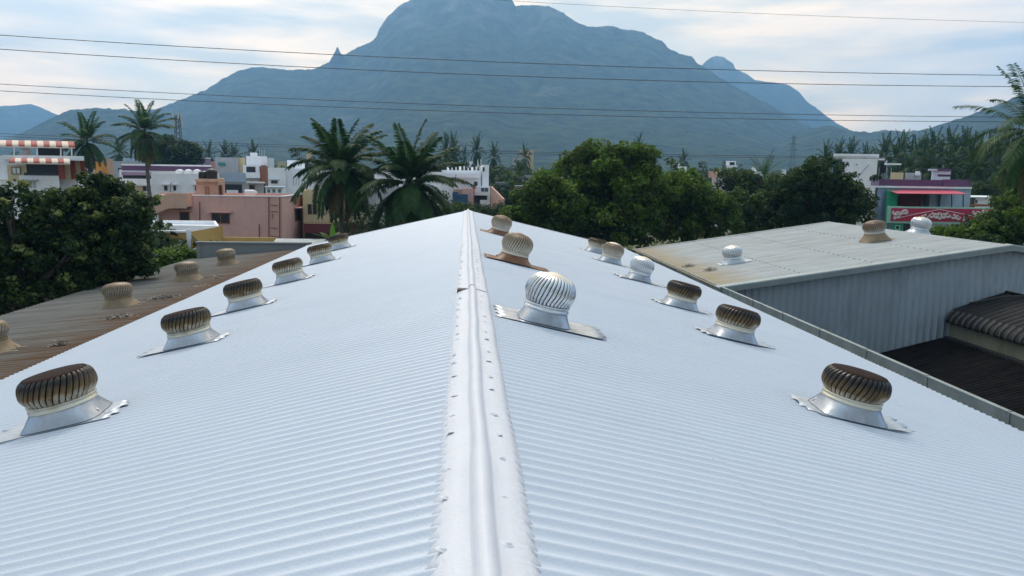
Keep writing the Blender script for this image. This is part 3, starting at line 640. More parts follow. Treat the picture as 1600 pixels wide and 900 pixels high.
# ------------------------------------------------------------------ grey metal clad shed on the right
def ribbed_wall(name, m, parent, x0, x1, y, ztop, zbot, pitch=.25, amp=.032):
    """trapezoid-profile cladding facing -Y"""
    xs = []; ds = []; x = x0
    while x < x1:
        for u, d in ((0, 0), (.40, 0), (.46, -1), (.54, -1), (.60, 0)): xs.append(x+u*pitch); ds.append(d*amp)
        x += pitch
    xs = np.array(xs); ds = np.array(ds); k = xs <= x1; xs = xs[k]; ds = ds[k]; n = len(xs)
    zt = np.array([ztop(a) for a in xs]); V = np.concatenate([np.stack([xs, y+ds, zt], -1), np.stack([xs, y+ds, np.full(n, zbot)], -1)])
    a = np.arange(n-1); return npmesh(name, V, np.stack([a+n, a+n+1, a+1, a], -1), m, parent)
def right_shed():
    b = thing('metal_shed', (18.9, 31, 0), 'metal clad shed with pale low gable roof and ribbed grey end wall at the right', 'shed')
    o = Vector(b.location)
    def P(ob): ob.location = -o; return ob
    Y0, Y1 = 25.0, 38.4
    P(corr_sheet('roof_sheet', RROOF, b, 18.9, 8.55, rzf, Y0+.1, Y1, amp=.012, pitch=.20, per=8, nx=8, jitter=.003, wob=.006))
    P(corr_sheet('roof_sheet', RROOF, b, 18.9, 29.2, rzf, Y0+.1, Y1, amp=.012, pitch=.20, per=8, nx=8, jitter=.003, wob=.006))
    P(ribbed_wall('end_wall', GALV, b, 8.75, 29.0, Y0+.3, lambda x: rzf(x)-.12, 0))
    P(MB().box(8.8, 9.0, Y0+.35, Y1-.2, 0, 5.9).build('side_wall', GALV, b)); P(MB().box(28.8, 29.0, Y0+.35, Y1-.2, 0, 5.9).build('side_wall', GALV, b))
    P(MB().add([(8.8, Y1-.2, 0), (29, Y1-.2, 0), (29, Y1-.2, 6), (18.9, Y1-.2, 7.6), (8.8, Y1-.2, 6)], [(4, 3, 2, 1, 0)]).build('rear_wall', GALV, b))
    for xa, xb in ((8.5, 18.9), (18.9, 29.3)):
        m_ = MB(); Q = []
        for x in (xa, xb):
            z = rzf(x); Q += [(x, Y0+.32, z+.035), (x, Y0-.02, z+.030), (x, Y0-.045, z-.0), (x, Y0-.045, z-.19), (x, Y0+.02, z-.21), (x, Y0+.03, z-.19)]
        m_.add(Q, [(0, 1, 7, 6), (1, 2, 8, 7), (2, 3, 9, 8), (3, 4, 10, 9), (4, 5, 11, 10), (5, 0, 6, 11)]); P(m_.build('barge_flashing', GALVTRIM, b))
        m_ = MB(); Q = []
        for x in (xa, xb):
            z = rzf(x); Q += [(x, Y1-.2, z+.03), (x, Y1+.03, z+.03), (x, Y1+.03, z-.16)]
        m_.add(Q, [(0, 3, 4, 1), (1, 4, 5, 2)]); P(m_.build('barge_flashing', GALVTRIM, b))
    # rows of small roof fasteners on the slope we see
    f = MB()
    for xr in (11.6, 14.2, 16.7):
        y = Y0+.6
        while y < Y1-.4: f.box(xr-.022, xr+.022, y-.022, y+.022, rzf(xr)+.004, rzf(xr)+.026); y += .4
    ff = P(f.build('roof_fasteners', mat('fastener_grey', (.27, .28, .285), .6), b)); ff['kind'] = 'stuff'
    k = 'turbine vents on the pale right roof'
    t1 = make_turbine('turbine_ventilator', 'small silver turbine vent low on the pale right roof beside the dark leaf heaps', k, V_SILV, PLATE_SILV, ALU2, ALU2, 'round', .80, 'edge'); t1.location = (10.75, 29.8, rzf(10.75)); t1.rotation_euler = slope_rot(-RS)
    t2 = make_turbine('turbine_ventilator', 'tarnished turbine vent on a tan base high on the pale right roof', k, V_TANB, V_TANB, FRPT, FRPT, 'round', .92, 'small', base_h=.30); t2.location = (16.85, 30.2, rzf(16.85)); t2.rotation_euler = slope_rot(-RS)
    t3 = copy_tree(t1, (19.75, 31.9, rzf(19.75)-.02), slope_rot(RS), 1.08, 'silver turbine vent just over the pale right roof ridge, before the red banner')
right_shed()
def black_sheds():
    b = thing('lower_shed', (12.9, 17, 0), 'low shed with a black weathered corrugated roof between the gutter and the metal wall', 'shed'); o = Vector(b.location)
    zf = lambda x: 3.76+.25*(x-14.53)
    s_ = corr_sheet('roof_sheet', BLACKROOF, b, 17.0, 8.9, zf, 6.0, 25.25, amp=.030, pitch=.18, per=8, nx=7, jitter=.01, wob=.012); s_.location = -o
    MB().box(8.95, 9.1, 6, 25.2, 0, 2.25).build('wall', CONC, b).location = -o; MB().box(9.1, 16.7, 6, 6.15, 0, 2.2).build('wall', CONC, b).location = -o
    f = MB().box(14.9, 17.0, 25.0, 25.22, 4.0, 4.05); 
    b2 = thing('upper_shed', (19, 17, 0), 'black roofed shed with curling sheet ends above a beige wall, right edge of the photo', 'shed'); o2 = Vector(b2.location)
    # coarse barrel-ended sheets
    pitch = .30; rows = []; yy = np.arange(6.0, 25.2, pitch/10); n = len(yy)
    pr = .085*np.abs(np.cos(np.pi*yy/pitch)); js = (np.random.RandomState(5).rand(n)-.5)*.0
    for (x, z) in ((18.95, 5.93), (18.2, 5.70), (17.5, 5.46), (17.15, 5.31), (16.98, 5.20), (16.90, 5.09), (16.87, 4.98), (16.88, 4.92), (16.95, 4.92)):
        j = .03*(fbm(np.floor(yy/pitch)*1.7, yy*0+3, 2)-.5)
        rows.append(np.stack([np.full(n, x)+j-(pr if x < 17.2 else 0), yy, z+(pr if x >= 17.1 else pr*.4)+j], -1))
    V = np.concatenate(rows); i = np.arange((len(rows)-1)*(n-1)); a = (i//(n-1))*n+i % (n-1)
    s2 = npmesh('roof_sheet', V, np.stack([a, a+1, a+n+1, a+n], -1), mat('black_tile_sheet', (.014, .014, .015), .7, var=.5, scale=3, stain=.4, stain_c=(.06, .055, .05), stretch=(1, 1, 1), spec=.25), b2, False)
    s2.data.materials.append(mat('worn_pale_sheet_end', (.06, .06, .058), .8, var=.5, scale=9)); cy_ = (a % n); cr_ = np.abs(np.cos(np.pi*yy[cy_]/pitch)); rw = a//n
    s2.data.polygons.foreach_set('material_index', ((cr_ > .55) & (cr_ < .93) & (rw >= 3) & (rw <= 6) & (np.sin(cy_*.05)+np.sin(cy_*.013) > -.8)).astype(np.int32)); s2.location = -o2
    s3 = corr_sheet('roof_sheet', BLACKROOF, b2, 18.95, 23.5, lambda x: 5.93-.36*(x-18.95), 6, 25.2, amp=.03, pitch=.3, per=8, nx=4); s3.location = -o2
    m_ = MB(); r_ = m_.tube([(18.95, 6, 5.98), (18.95, 25.15, 6.0)], .07, 8); m_.build('ridge_tube', BLACKROOF, b2, True).location = -o2
    MB().box(17.05, 17.2, 6, 25.2, 0, 5.1).build('wall', BEIGEW, b2).location = -o2
    MB().box(22.8, 22.95, 6, 25.2, 0, 4.3).build('wall', BEIGEW, b2).location = -o2
    # dark soffit ledge at the foot of the beige wall
    MB().box(16.86, 17.045, 6, 25.2, 4.33, 4.42).build('flashing', DKMETAL, b2).location = -o2
    for y in (9, 11.4, 13.8, 16.2, 18.6, 21): MB().box(17.035, 17.048, y, y+.02, 4.42, 5.1).build('wall_joint', DARK, b2).location = -o2
    pp = MB(); pp.tube([(17.6, 25.1, 5.62), (18.4, 24.4, 5.98), (19.3, 23.6, 6.12), (20.4, 22.6, 6.1)], .03, 8); tag(pp.build('pipe', DKMETAL), 'thin dark pipe lying across the top of the black roof at the right', 'pipe')
black_sheds()
# ------------------------------------------------------------------ houses
def win(parent, x0, y0, x1, y1, Y, frame=FRAME, glass=DARK, shade=None, bars=True, name='window'):
    """opening given by photo corners on the facade plane Y: frame proud of the wall, dark pane set back in it, optional sunshade slab"""
    a = at(x0, y1, Y); c = at(x1, y0, Y); xa, xb, za, zb = a.x, c.x, a.z, c.z; t = .07
    m_ = MB(); yf = Y-.06
    m_.box(xa, xa+t, yf, Y+.02, za, zb); m_.box(xb-t, xb, yf, Y+.02, za, zb); m_.box(xa+t, xb-t, yf, Y+.02, za, za+t); m_.box(xa+t, xb-t, yf, Y+.02, zb-t, zb)
    if bars and xb-xa > .9: m_.box((xa+xb)/2-.03, (xa+xb)/2+.03, yf+.005, Y+.02, za+t, zb-t)
    f = m_.build(name, frame, parent); f.location = -Vector(parent.location)
    MB().box(xa+t*.6, xb-t*.6, Y-.025, Y-.005, za+t*.6, zb-t*.6).build('pane', glass, f)
    if shade:
        s = MB().box(xa-.25, xb+.25, Y-.55, Y-.003, zb+.08, zb+.16).build('sunshade', shade, parent); s.location = -Vector(parent.location)
    return f
def blk(parent, name, m, x0, y0, x1, y1, Y, depth, ground=False, par=.0, square=False):
    """block whose front face fills the photo rectangle at distance Y (real depth behind it)"""
    a = at(x0, y1, Y); c = at(x1, y0, Y); z0 = 0 if ground else a.z; mb = MB(); z1 = at((x0+x1)/2, y0, Y).z
    k = 0 if square else (parent.location.x-CP.x)/max(parent.location.y, 1)      # plan sheared along the camera's line of sight, keeping side walls out of view
    if par:
        t = .15; mb.box(a.x, c.x, Y, Y+depth, z0, z1-par)
        mb.box(a.x, c.x, Y, Y+t, z1-par, z1); mb.box(a.x, c.x, Y+depth-t, Y+depth, z1-par, z1); mb.box(a.x, a.x+t, Y+t, Y+depth-t, z1-par, z1); mb.box(c.x-t, c.x, Y+t, Y+depth-t, z1-par, z1)
    else: mb.box(a.x, c.x, Y, Y+depth, z0, z1)
    mb.v = [(v[0]+k*(v[1]-Y), v[1], v[2]) for v in mb.v]
    o = mb.build(name, m, parent); o.location = -Vector(parent.location); return o
def house(px, Y, label, cat='house', name='house', group=None):
    a = at(px, 300, Y); return thing(name, (a.x, Y, 0), label, cat, group)
def tank(x, y, z, r_, h, m, label, name='water_tank', group='rooftop water tanks', lying=False):
    prof = [(0, 0), (r_*.92, 0), (r_, .04*h), (r_*.97, .2*h), (r_, .22*h), (r_*.97, .42*h), (r_, .45*h), (r_*.97, .62*h), (r_, .66*h), (r_*.9, .8*h), (r_*.45, .95*h), (r_*.3, .96*h), (r_*.3, h), (0, h)]
    o = MB().lathe(prof, 20).build(name, m, None, True); o.location = (x, y, z)
    if lying: o.rotation_euler = (0, math.pi/2, .2)
    return tag(o, label, 'water tank', group)
def loc0(o, parent): o.location = -Vector(parent.location); return o
def railing(parent, x0, x1, y, z0, z1, m, n=12, name='railing'):
    mb = MB(); mb.box(x0, x1, y-.04, y+.04, z1-.07, z1); mb.box(x0, x1, y-.04, y+.04, z0, z0+.07)
    for i in range(n+1):
        x = x0+(x1-x0)*i/n; mb.box(x-.035, x+.035, y-.03, y+.03, z0+.07, z1-.07)
    return loc0(mb.build(name, m, parent), parent)

# pink house
Y = 70
h = house(360, Y, 'pink two-storey house with small dark windows and an outside stair, behind the rusty roof')
blk(h, 'wall', PINK, 252, 305.5, 440, 420, Y, 9, True, .7, square=True)
for x0, y0, x1, y1 in ((281, 331, 296, 348.5), (331, 333.5, 359, 349.5)): win(h, x0, y0, x1, y1, Y, BROWNP, shade=PINK)
xs_ = at(440, 305, Y).x; zs_ = at(462, 346, Y+5.5).z
f = loc0(MB().box(xs_-.02, xs_+.06, Y+5.0, Y+7.2, zs_, zs_+1.25).build('window', BROWNP, h), h); MB().box(xs_+.062, xs_+.07, Y+5.12, Y+7.08, zs_+.1, zs_+1.15).build('pane', DARK, f)
loc0(MB().box(xs_+.003, xs_+.6, Y+4.7, Y+7.4, zs_+1.32, zs_+1.4).build('sunshade', PINK, h), h)
for x in (424, 435.5): win(h, x, 333, x+3.5, 342, Y, PINK, bars=False)
a = at(252, 305, Y); c = at(440, 305, Y); b_ = at(475, 306, Y)
loc0(MB().box(a.x-.08, c.x+.08, Y-.07, Y+.2, a.z-.02, a.z+.07).box(c.x-.19, c.x+.08, Y+.201, Y+9.05, a.z-.02, a.z+.07).build('coping', WHITE, h), h)
for x, y0, y1 in ((312, 315, 352), (420, 308, 372), (437, 308, 372), (405, 350, 372)):
    p = at(x, y0, Y-.1); q = at(x, y1, Y-.1); loc0(MB().tube([p, q], .045, 6).build('drain_pipe', plaster('pipe_rust', (.22, .08, .05)), h), h)
for y0 in (320, 330, 356, 369): loc0(MB().tube([at(423, y0, Y-.1), at(434, y0+1, Y-.1)], .035, 6).build('drain_pipe', MATS['pipe_rust'], h), h)
loc0(MB().tube([(xs_+.1, Y+7.6, 3), (xs_+.1, Y+7.6, at(440, 306, Y).z)], .05, 6).build('drain_pipe', MATS['pipe_rust'], h), h)
# stair with a paling parapet climbing to the roof terrace
st = MB(); p0 = at(216, 322, Y-1.4); p1 = at(262, 302.5, Y-1.4); p2 = at(291, 302.5, Y-1.4); th = 1.15
for (p, q) in ((p0, p1), (p1, p2)):
    for yy in (Y-1.4, Y-.12):
        st.add([(p.x, yy, p.z-th), (q.x, yy, q.z-th), (q.x, yy, q.z), (p.x, yy, p.z), (p.x, yy+.1, p.z-th), (q.x, yy+.1, q.z-th), (q.x, yy+.1, q.z), (p.x, yy+.1, p.z)], [(0, 1, 2, 3), (7, 6, 5, 4), (3, 2, 6, 7), (1, 0, 4, 5), (0, 3, 7, 4), (2, 1, 5, 6)])
    st.add([(p.x, Y-1.4, p.z-th), (q.x, Y-1.4, q.z-th), (q.x, Y-.02, q.z-th), (p.x, Y-.02, p.z-th), (p.x, Y-1.4, p.z-th-.15), (q.x, Y-1.4, q.z-th-.15), (q.x, Y-.02, q.z-th-.15), (p.x, Y-.02, p.z-th-.15)], [(0, 1, 2, 3), (7, 6, 5, 4), (0, 4, 5, 1)])
loc0(st.build('stair', PEACH, h), h)
loc0(MB().add([tuple(at(216, 321, Y-.5)), tuple(at(250, 301.5, Y+2.5)), tuple(at(285, 301.5, Y+2.5)), tuple(at(240, 321, Y-.5)), tuple(at(216, 323, Y-.5)), tuple(at(250, 303.5, Y+2.5)), tuple(at(285, 303.5, Y+2.5)), tuple(at(240, 323, Y-.5))],
         [(0, 1, 2, 3), (4, 7, 6, 5), (0, 3, 7, 4), (0, 4, 5, 1), (1, 5, 6, 2), (2, 6, 7, 3)]).build('stair_canopy', RUST, h), h)
hr = blk(h, 'stair_room', PEACH, 307, 284, 341, 307, Y+2, 3); blk(h, 'stair_room', PEACH, 341.2, 279, 350, 307, Y+1.4, 3.6)
blk(h, 'slab', PEACH, 305, 279.5, 341, 284, Y+1.6, 3.6)
win(h, 342, 289, 347.5, 305, Y+1.4, BROWNP, bars=False, name='door')
lad = MB()
for x in (320, 325.5): lad.tube([at(x, 291, Y+1.9), at(x+1.5, 306, Y+1.9)], .03, 6)
for k in range(5): lad.tube([at(320, 292+k*3, Y+1.9), at(326.5, 292+k*3, Y+1.9)], .025, 6)
loc0(lad.build('ladder', BROWNP, h), h)
z = at(320, 279.5, Y+2.5).z
p = at(319, 279, Y+3.2); tank(p.x, p.y, z, .50, .78, TANKB, 'round black water tank on the pink house stair room, left of the taller one')
p = at(331, 279, Y+3.0); tank(p.x, p.y, z, .52, 1.0, TANKB, 'taller black water tank on the pink house stair room')
p = at(391, 305, Y+2); tank(p.x-.5, p.y, p.z+.25, .26, 1.1, TANKW, 'small pale cylinder heater lying on the pink house roof', lying=True)
# terrace house in front of it
Yt = 55
h = house(285, Yt, 'low white house with ochre paling parapets below the pink house')
blk(h, 'wall', WHITE, 222, 352, 342, 420, Yt, 5.5, True, .3)
blk(h, 'parapet', YELLOW, 228, 363, 291, 388, Yt-3.5, .15); blk(h, 'wall', WHITE, 226, 388.3, 348, 420, Yt-3.6, 3.5, True)
blk(h, 'coping', WHITE, 226, 360.5, 292, 363, Yt-3.6, .35)
a = at(299, 374, Yt-3.4); c = at(348, 353, Yt-1)
q = MB().add([(a.x, a.y, a.z-1.1), (c.x, c.y, a.z-.9), (c.x, c.y, c.z), (a.x, a.y, at(299, 362, Yt-3.4).z), (a.x, a.y+.15, a.z-1.1), (c.x, c.y+.15, a.z-.9), (c.x, c.y+.15, c.z), (a.x, a.y+.15, at(299, 362, Yt-3.4).z)], [(0, 1, 2, 3), (7, 6, 5, 4), (3, 2, 6, 7), (2, 1, 5, 6), (0, 3, 7, 4)])
loc0(q.build('parapet', YELLOW, h), h)
blk(h, 'parapet', YELLOW, 348, 371, 432, 380, Yt-1, .2); blk(h, 'post', WHITE, 292.5, 358, 297.5, 388, Yt-3.7, .25)
rl = MB()
for k in range(3): rl.tube([at(299, 368+k*3, Yt-3.9), at(311, 378+k*3, Yt-3.9)], .03, 6)
loc0(rl.build('railing', DKMETAL, h), h)
p = at(280, 361, Yt-1); 
# concrete ledge and tin awning between rusty roof end wall and white roof
Ya = 43.5
h = house(450, Ya, 'small tin lean-to beside the grey end wall, below the pink house', 'lean-to', 'lean_to')
m_ = MB(); a = at(428, 374, Ya+1.5); c = at(508, 377, Ya+1.5)
for k in range(22):
    x = a.x+(c.x-a.x)*k/22; wd = (c.x-a.x)/22; m_.add([(x, Ya, a.z-.45), (x+wd*.5, Ya, a.z-.42), (x+wd*.5, Ya+2, a.z+.02), (x, Ya+2, a.z)], [(0, 1, 2, 3)]); m_.add([(x+wd*.5, Ya, a.z-.42), (x+wd, Ya, a.z-.45), (x+wd, Ya+2, a.z), (x+wd*.5, Ya+2, a.z+.02)], [(0, 1, 2, 3)])
loc0(m_.build('roof_sheet', GALVTRIM, h), h); loc0(MB().box(a.x, c.x, Ya+1.9, Ya+2.1, 0, a.z-.05).build('wall', CONC, h), h)

# cream house behind the palms
Y = 76
h = house(520, Y, 'cream house with a balustrade and a maroon wall behind the tall near palm')
blk(h, 'wall', CREAM, 476, 299, 572, 420, Y, 8, True, .6); blk(h, 'wall', GREYW, 572.3, 292, 640, 420, Y+1, 8, True, .5)
win(h, 480, 318, 496, 336, Y, CREAM); win(h, 540, 312, 556, 332, Y, CREAM); win(h, 600, 318, 616, 334, Y+1)
blk(h, 'balcony', MAROON, 475, 350, 600, 364, Y-2, 2); 
a = at(476, 350, Y-2); c = at(600, 339, Y-2); railing(h, a.x, c.x, Y-1.9, a.z+.02, c.z, CREAM, 26, 'balustrade')
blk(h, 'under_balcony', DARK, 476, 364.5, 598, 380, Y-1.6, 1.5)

# long white house with purple bands
Y = 128
h = house(262, Y, 'long white house with purple parapet bands behind the left palms')
blk(h, 'wall', WHITE, 190, 266, 330, 330, Y, 10, True); blk(h, 'parapet', PURPLE, 190, 258.5, 330, 266, Y-.1, 10.2)
blk(h, 'parapet_edge', WHITE, 189.5, 257, 330.5, 258.4, Y-.2, 10.4); blk(h, 'band', LILAC, 190, 269, 237, 273.5, Y-.6, .55)
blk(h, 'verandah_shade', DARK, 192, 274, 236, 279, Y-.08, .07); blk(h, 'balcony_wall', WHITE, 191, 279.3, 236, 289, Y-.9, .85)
blk(h, 'ground_panel', CREAM, 194, 291, 222, 299, Y-.1, .09); win(h, 223, 290.5, 235, 299, Y, shade=WHITE); blk(h, 'canopy', GREYW, 189, 300.5, 238, 303, Y-1.6, 1.5)
Y = 116
h = house(280, Y, 'plain white house with two small windows just above the pink house roof')
blk(h, 'wall', WHITE, 239, 271, 345, 330, Y, 8, True, .6)
for x0, x1 in ((256, 262.5), (270.5, 276), (304, 309)): win(h, x0, 289.5, x1, 298.5, Y, WHITE, bars=False, shade=WHITE)
loc0(MB().tube([at(266, 300, Y-.4), at(266.5, 288, Y-.4), at(268.5, 285, Y-.8)], .05, 6).build('lamp_bracket', DKMETAL, h), h)
for i, x in enumerate((281, 294.5, 308)):
    p = at(x, 268.5, Y+2); tank(p.x, p.y, p.z-.55, .58, .95, TANKW, ['left', 'middle', 'right'][i]+' one of three white water tanks on the plain white house')
# striped awning house
def vault(parent, x0, x1, Yf, Yb, z_eave, z_top, n, name='awning'):
    """arched sheet awning with red and cream bands, curving up from the front eave to the back"""
    mb = MB(); ks = 8; A = at(x0, 230, Yf).x; B = at(x1, 230, Yf).x
    for j in range(n):
        xa = A+(B-A)*j/n; xb = A+(B-A)*(j+1)/n
        for k in range(ks):
            t0, t1 = k/ks, (k+1)/ks
            y0_, y1_ = Yf+(Yb-Yf)*(1-math.cos(t0*math.pi/2)), Yf+(Yb-Yf)*(1-math.cos(t1*math.pi/2)); zz = lambda t: z_eave+(z_top-z_eave)*math.sin(t*math.pi/2)
            kk = (parent.location.x-CP.x)/parent.location.y; s0, s1 = kk*(y0_-Yf), kk*(y1_-Yf)
            mb.add([(xa+s0, y0_, zz(t0)), (xb+s0, y0_, zz(t0)), (xb+s1, y1_, zz(t1)), (xa+s1, y1_, zz(t1))], [(0, 1, 2, 3)], j % 2)
    mb.add([(A, Yf, z_eave-.12), (B, Yf, z_eave-.12), (B, Yf, z_eave), (A, Yf, z_eave)], [(0, 1, 2, 3)], 1)
    return loc0(mb.build(name, [AWRED, STRCREAM], parent), parent)
AWRED = mat('awning_red', (.30, .045, .03), .6, var=.2)
Y = 96
h = house(60, Y, 'tall house with red and cream striped vaulted awnings, far left')
blk(h, 'wall', WHITE, -30, 243.5, 121, 420, Y+2, 9, True); blk(h, 'floor_slab', WHITE, 5, 243, 131, 249, Y-.2, 8)
vault(h, -30, 117, Y+1, Y+5, at(60, 229.5, Y+1).z, at(60, 219, Y+3).z, 15)
vault(h, 12, 108, Y-2.5, Y-.2, at(60, 255, Y-2.5).z, at(60, 247, Y-1.5).z, 10)
for x in (22, 58, 95, 112): loc0(MB().tube([at(x, 243.5, Y+1.2), at(x, 229, Y+1.2)], .07, 6).build('post', SATIN, h), h)
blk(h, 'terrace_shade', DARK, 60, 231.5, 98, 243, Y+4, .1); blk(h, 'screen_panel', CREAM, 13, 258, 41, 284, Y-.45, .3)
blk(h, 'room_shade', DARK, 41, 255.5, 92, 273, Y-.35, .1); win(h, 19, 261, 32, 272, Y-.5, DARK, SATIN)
loc0(MB().box(at(41, 270, Y).x, at(92, 270, Y).x, Y-.5, Y-.4, at(60, 274, Y).z, at(60, 270, Y).z).build('balcony_rail', DKMETAL, h), h)
x = 92
for j, wd in enumerate((8, 9, 8, 8, 7)): blk(h, 'wall_panel', [AWRED, CREAM][j % 2], x, 249.5+j*.4, x+wd-.1, 280, Y-.5+j*.8, .5); x += wd
win(h, 114, 263, 123, 272, Y+2.0, SATIN, GLASS)
blk(h, 'lower_wall', WHITE, 41, 274.5, 92, 420, Y-.6, 2.4, True); win(h, 45, 283, 57, 294, Y-.6, SATIN, GREYW, shade=GREYW)
railing(h, at(-10, 280, Y-1).x, at(41, 280, Y-1).x, Y-1, at(10, 291, Y-1).z, at(10, 281, Y-1).z, CREAM, 18); blk(h, 'lower_wall', WHITE, -30, 291.3, 40.8, 420, Y-1.1, 3, True)
p = at(41, 243.2, Y+3); tank(p.x, p.y, p.z, .55, 1.0, TANKW, 'white water tank standing on the striped awning house terrace')
# orange block and neighbours
Y = 112
h = house(163, Y, 'orange-yellow block beside the second palm from the left'); blk(h, 'wall', ORANGE, 152, 253, 171.5, 330, Y, 7, True, .4); blk(h, 'wall', PEACH, 171.7, 248, 176, 330, Y-.3, 7, True)
win(h, 154, 266, 160, 274, Y, GREYW)
Y = 118
h = house(128, Y, 'white house with air conditioners behind the first palm'); blk(h, 'wall', WHITE, 118, 259, 151, 330, Y, 6, True, .4); win(h, 133, 266, 140, 272, Y)
Y = 175
h = house(215, Y, 'grey-white block between the two left palms, in the distance'); blk(h, 'wall', GREYW, 176, 252, 236, 300, Y, 9, True, .6); win(h, 184, 262, 190, 268, Y); win(h, 200, 262, 206, 268, Y); blk(h, 'parapet', BLUEW, 192, 247, 212, 252, Y+1, 5)
# blocks beyond
Y = 150
h = house(316, Y, 'lilac block with a flat roof behind the three white tanks'); blk(h, 'wall', LILAC, 302, 247.5, 329, 330, Y, 7, True, .4); blk(h, 'coping', WHITE, 301.5, 246.3, 329.5, 247.4, Y-.1, 7.2); blk(h, 'wall', PINK, 329.3, 252.5, 344, 330, Y+1, 6, True)
Y = 142
h = house(360, Y, 'bare grey block with a yellow side wall, centre left of the town'); blk(h, 'wall', GREYW, 340, 246, 372, 330, Y, 6, True); blk(h, 'wall', CREAM, 372.2, 246.5, 383, 330, Y+.4, 6, True)
cl = MB(); a = at(340, 257, Y-.3)
for k, c_ in enumerate(range(4)): cl.box(a.x+.1+k*.32, a.x+.36+k*.32, Y-.3, Y-.27, a.z-.15-.2*(k % 2), a.z+.35)
tag(cl.build('laundry', [plaster('teal_cloth', (.03, .2, .22))]), 'teal laundry hanging on the bare grey block', 'laundry')
Y = 104
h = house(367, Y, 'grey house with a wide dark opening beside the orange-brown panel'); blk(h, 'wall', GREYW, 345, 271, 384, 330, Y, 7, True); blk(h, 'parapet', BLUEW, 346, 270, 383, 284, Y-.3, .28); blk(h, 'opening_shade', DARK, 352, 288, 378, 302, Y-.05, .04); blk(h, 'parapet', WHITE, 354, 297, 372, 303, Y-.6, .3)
Y = 134
h = house(400, Y, 'white stepped house with a stair tower and an orange-brown panel')
blk(h, 'wall', WHITE, 382, 258, 408, 330, Y, 8, True); blk(h, 'wall', WHITE, 385, 244, 417, 258, Y+2, 5); blk(h, 'stair_tower', WHITE, 391, 238.5, 402, 244.2, Y+3, 3)
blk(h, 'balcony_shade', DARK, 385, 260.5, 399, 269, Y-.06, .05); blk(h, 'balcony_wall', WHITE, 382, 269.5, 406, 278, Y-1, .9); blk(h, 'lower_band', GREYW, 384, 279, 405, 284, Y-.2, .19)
blk(h, 'wall_panel', BROWNP, 406, 260, 420, 285, Y-.6, 5.5); blk(h, 'wall', BROWNP, 416, 285.2, 420, 330, Y-.6, 5.5, True); win(h, 388, 288, 397, 296, Y, GREYW, shade=GREYW)
for k in range(3): loc0(MB().tube([at(405+k*4, 244, Y+4), at(405+k*4, 232+k, Y+4)], .05, 5).build('rod', GREYW, h), h)
Y = 98
h = house(404, Y, 'small grey lean-to with a flat sheet roof behind the pink house'); blk(h, 'wall', GREYW, 386, 287, 412, 330, Y, 4, True); blk(h, 'roof_slab', GREYW, 385, 284.8, 414, 286.8, Y-1, 5.2); win(h, 389, 288.5, 399, 300, Y)
h = house(430, Y-4, 'little white kiosk with teal windows behind the pink house roof', 'kiosk', 'kiosk'); blk(h, 'wall', WHITE, 416, 293.5, 442, 320, Y-4, 3, True); blk(h, 'roof_slab', BLUEW, 413.5, 291.8, 445, 293.3, Y-4.5, 3.8)
for x in (417, 425, 434): win(h, x, 295, x+6, 302, Y-4, WHITE, plaster('teal_paint', (.03, .22, .24)), bars=False)
Y = 126
h = house(460, Y, 'long plain white house in front of the green trees, left of the near palm'); blk(h, 'wall', WHITE, 420.5, 262, 446, 330, Y, 7, True, .3); blk(h, 'wall', WHITE, 446.3, 264, 540, 330, Y+.6, 8, True, .4); blk(h, 'wall', WHITE, 449, 250.5, 476, 264, Y+4, 4)
win(h, 423.5, 282, 434, 287, Y, shade=GREYW); win(h, 484, 274, 493, 282, Y+.6, shade=WHITE)
for k in range(5): loc0(MB().tube([at(458+k*4.4, 290, Y-2), at(458.5+k*4.4, 276+k % 2*3, Y-2)], .04, 5).build('starter_rod', DKMETAL, h), h)
# two-storey white house in the middle
Y = 128
h = house(728, Y, 'two-storey white house with open balcony between palm and mango trees')
blk(h, 'wall', WHITE, 690, 266, 752, 340, Y+3, 9, True, .5); blk(h, 'wall', WHITE, 753, 257.5, 764, 340, Y+2.5, 8, True); blk(h, 'parapet', WHITE, 692, 272, 750, 277, Y+1.8, .9)
win(h, 753.5, 261, 757.5, 268, Y+2.5, GREYW); win(h, 740, 283.5, 746.5, 292, Y+3, GREYW, GLASS); win(h, 702, 283, 710, 289, Y+3, GREYW)
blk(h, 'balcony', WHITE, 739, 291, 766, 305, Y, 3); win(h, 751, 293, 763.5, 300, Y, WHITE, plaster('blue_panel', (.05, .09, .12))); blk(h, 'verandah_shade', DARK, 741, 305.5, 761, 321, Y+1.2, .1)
blk(h, 'pier', WHITE, 762.5, 305.3, 765.5, 340, Y, .4, True); blk(h, 'low_wall', WHITE, 750, 312.5, 762, 324, Y, .3); blk(h, 'wall', PINK, 722, 294.5, 740, 340, Y-1.5, 4, True); blk(h, 'wall', TERRA, 708, 296, 722, 305, Y-1.3, 4)
for k in range(9): loc0(MB().tube([at(700+k*6.3, 266.5, Y+5), at(700+k*6.3, 259+(k*7) % 4, Y+5)], .09 if k % 3 else .2, 5).build('column_stub', WHITE, h), h)
loc0(MB().tube([at(711, 291, Y), at(712.5, 272, Y)], .06, 6).build('pole', DKMETAL, h), h)
cl = MB(); a = at(738, 291, Y-.3); c = at(741.5, 304, Y-.3); cl.box(a.x, c.x, Y-.35, Y-.3, c.z, a.z); tag(cl.build('red_cloth', plaster('red_cloth', (.6, .05, .05))), 'red cloth hanging over the edge of the central white house balcony', 'cloth')
tp_ = MB(); 
for i, (x0, y0, x1, y1, dY) in enumerate(((707, 300, 716, 320, 0), (714, 303.5, 731, 320, -1.0))):
    a = at(x0, y1, Y-3+dY); c = at(x1, y0, Y-3+dY); tp_.box(a.x, c.x, Y-3+dY, Y-1.9+dY, 0, c.z)
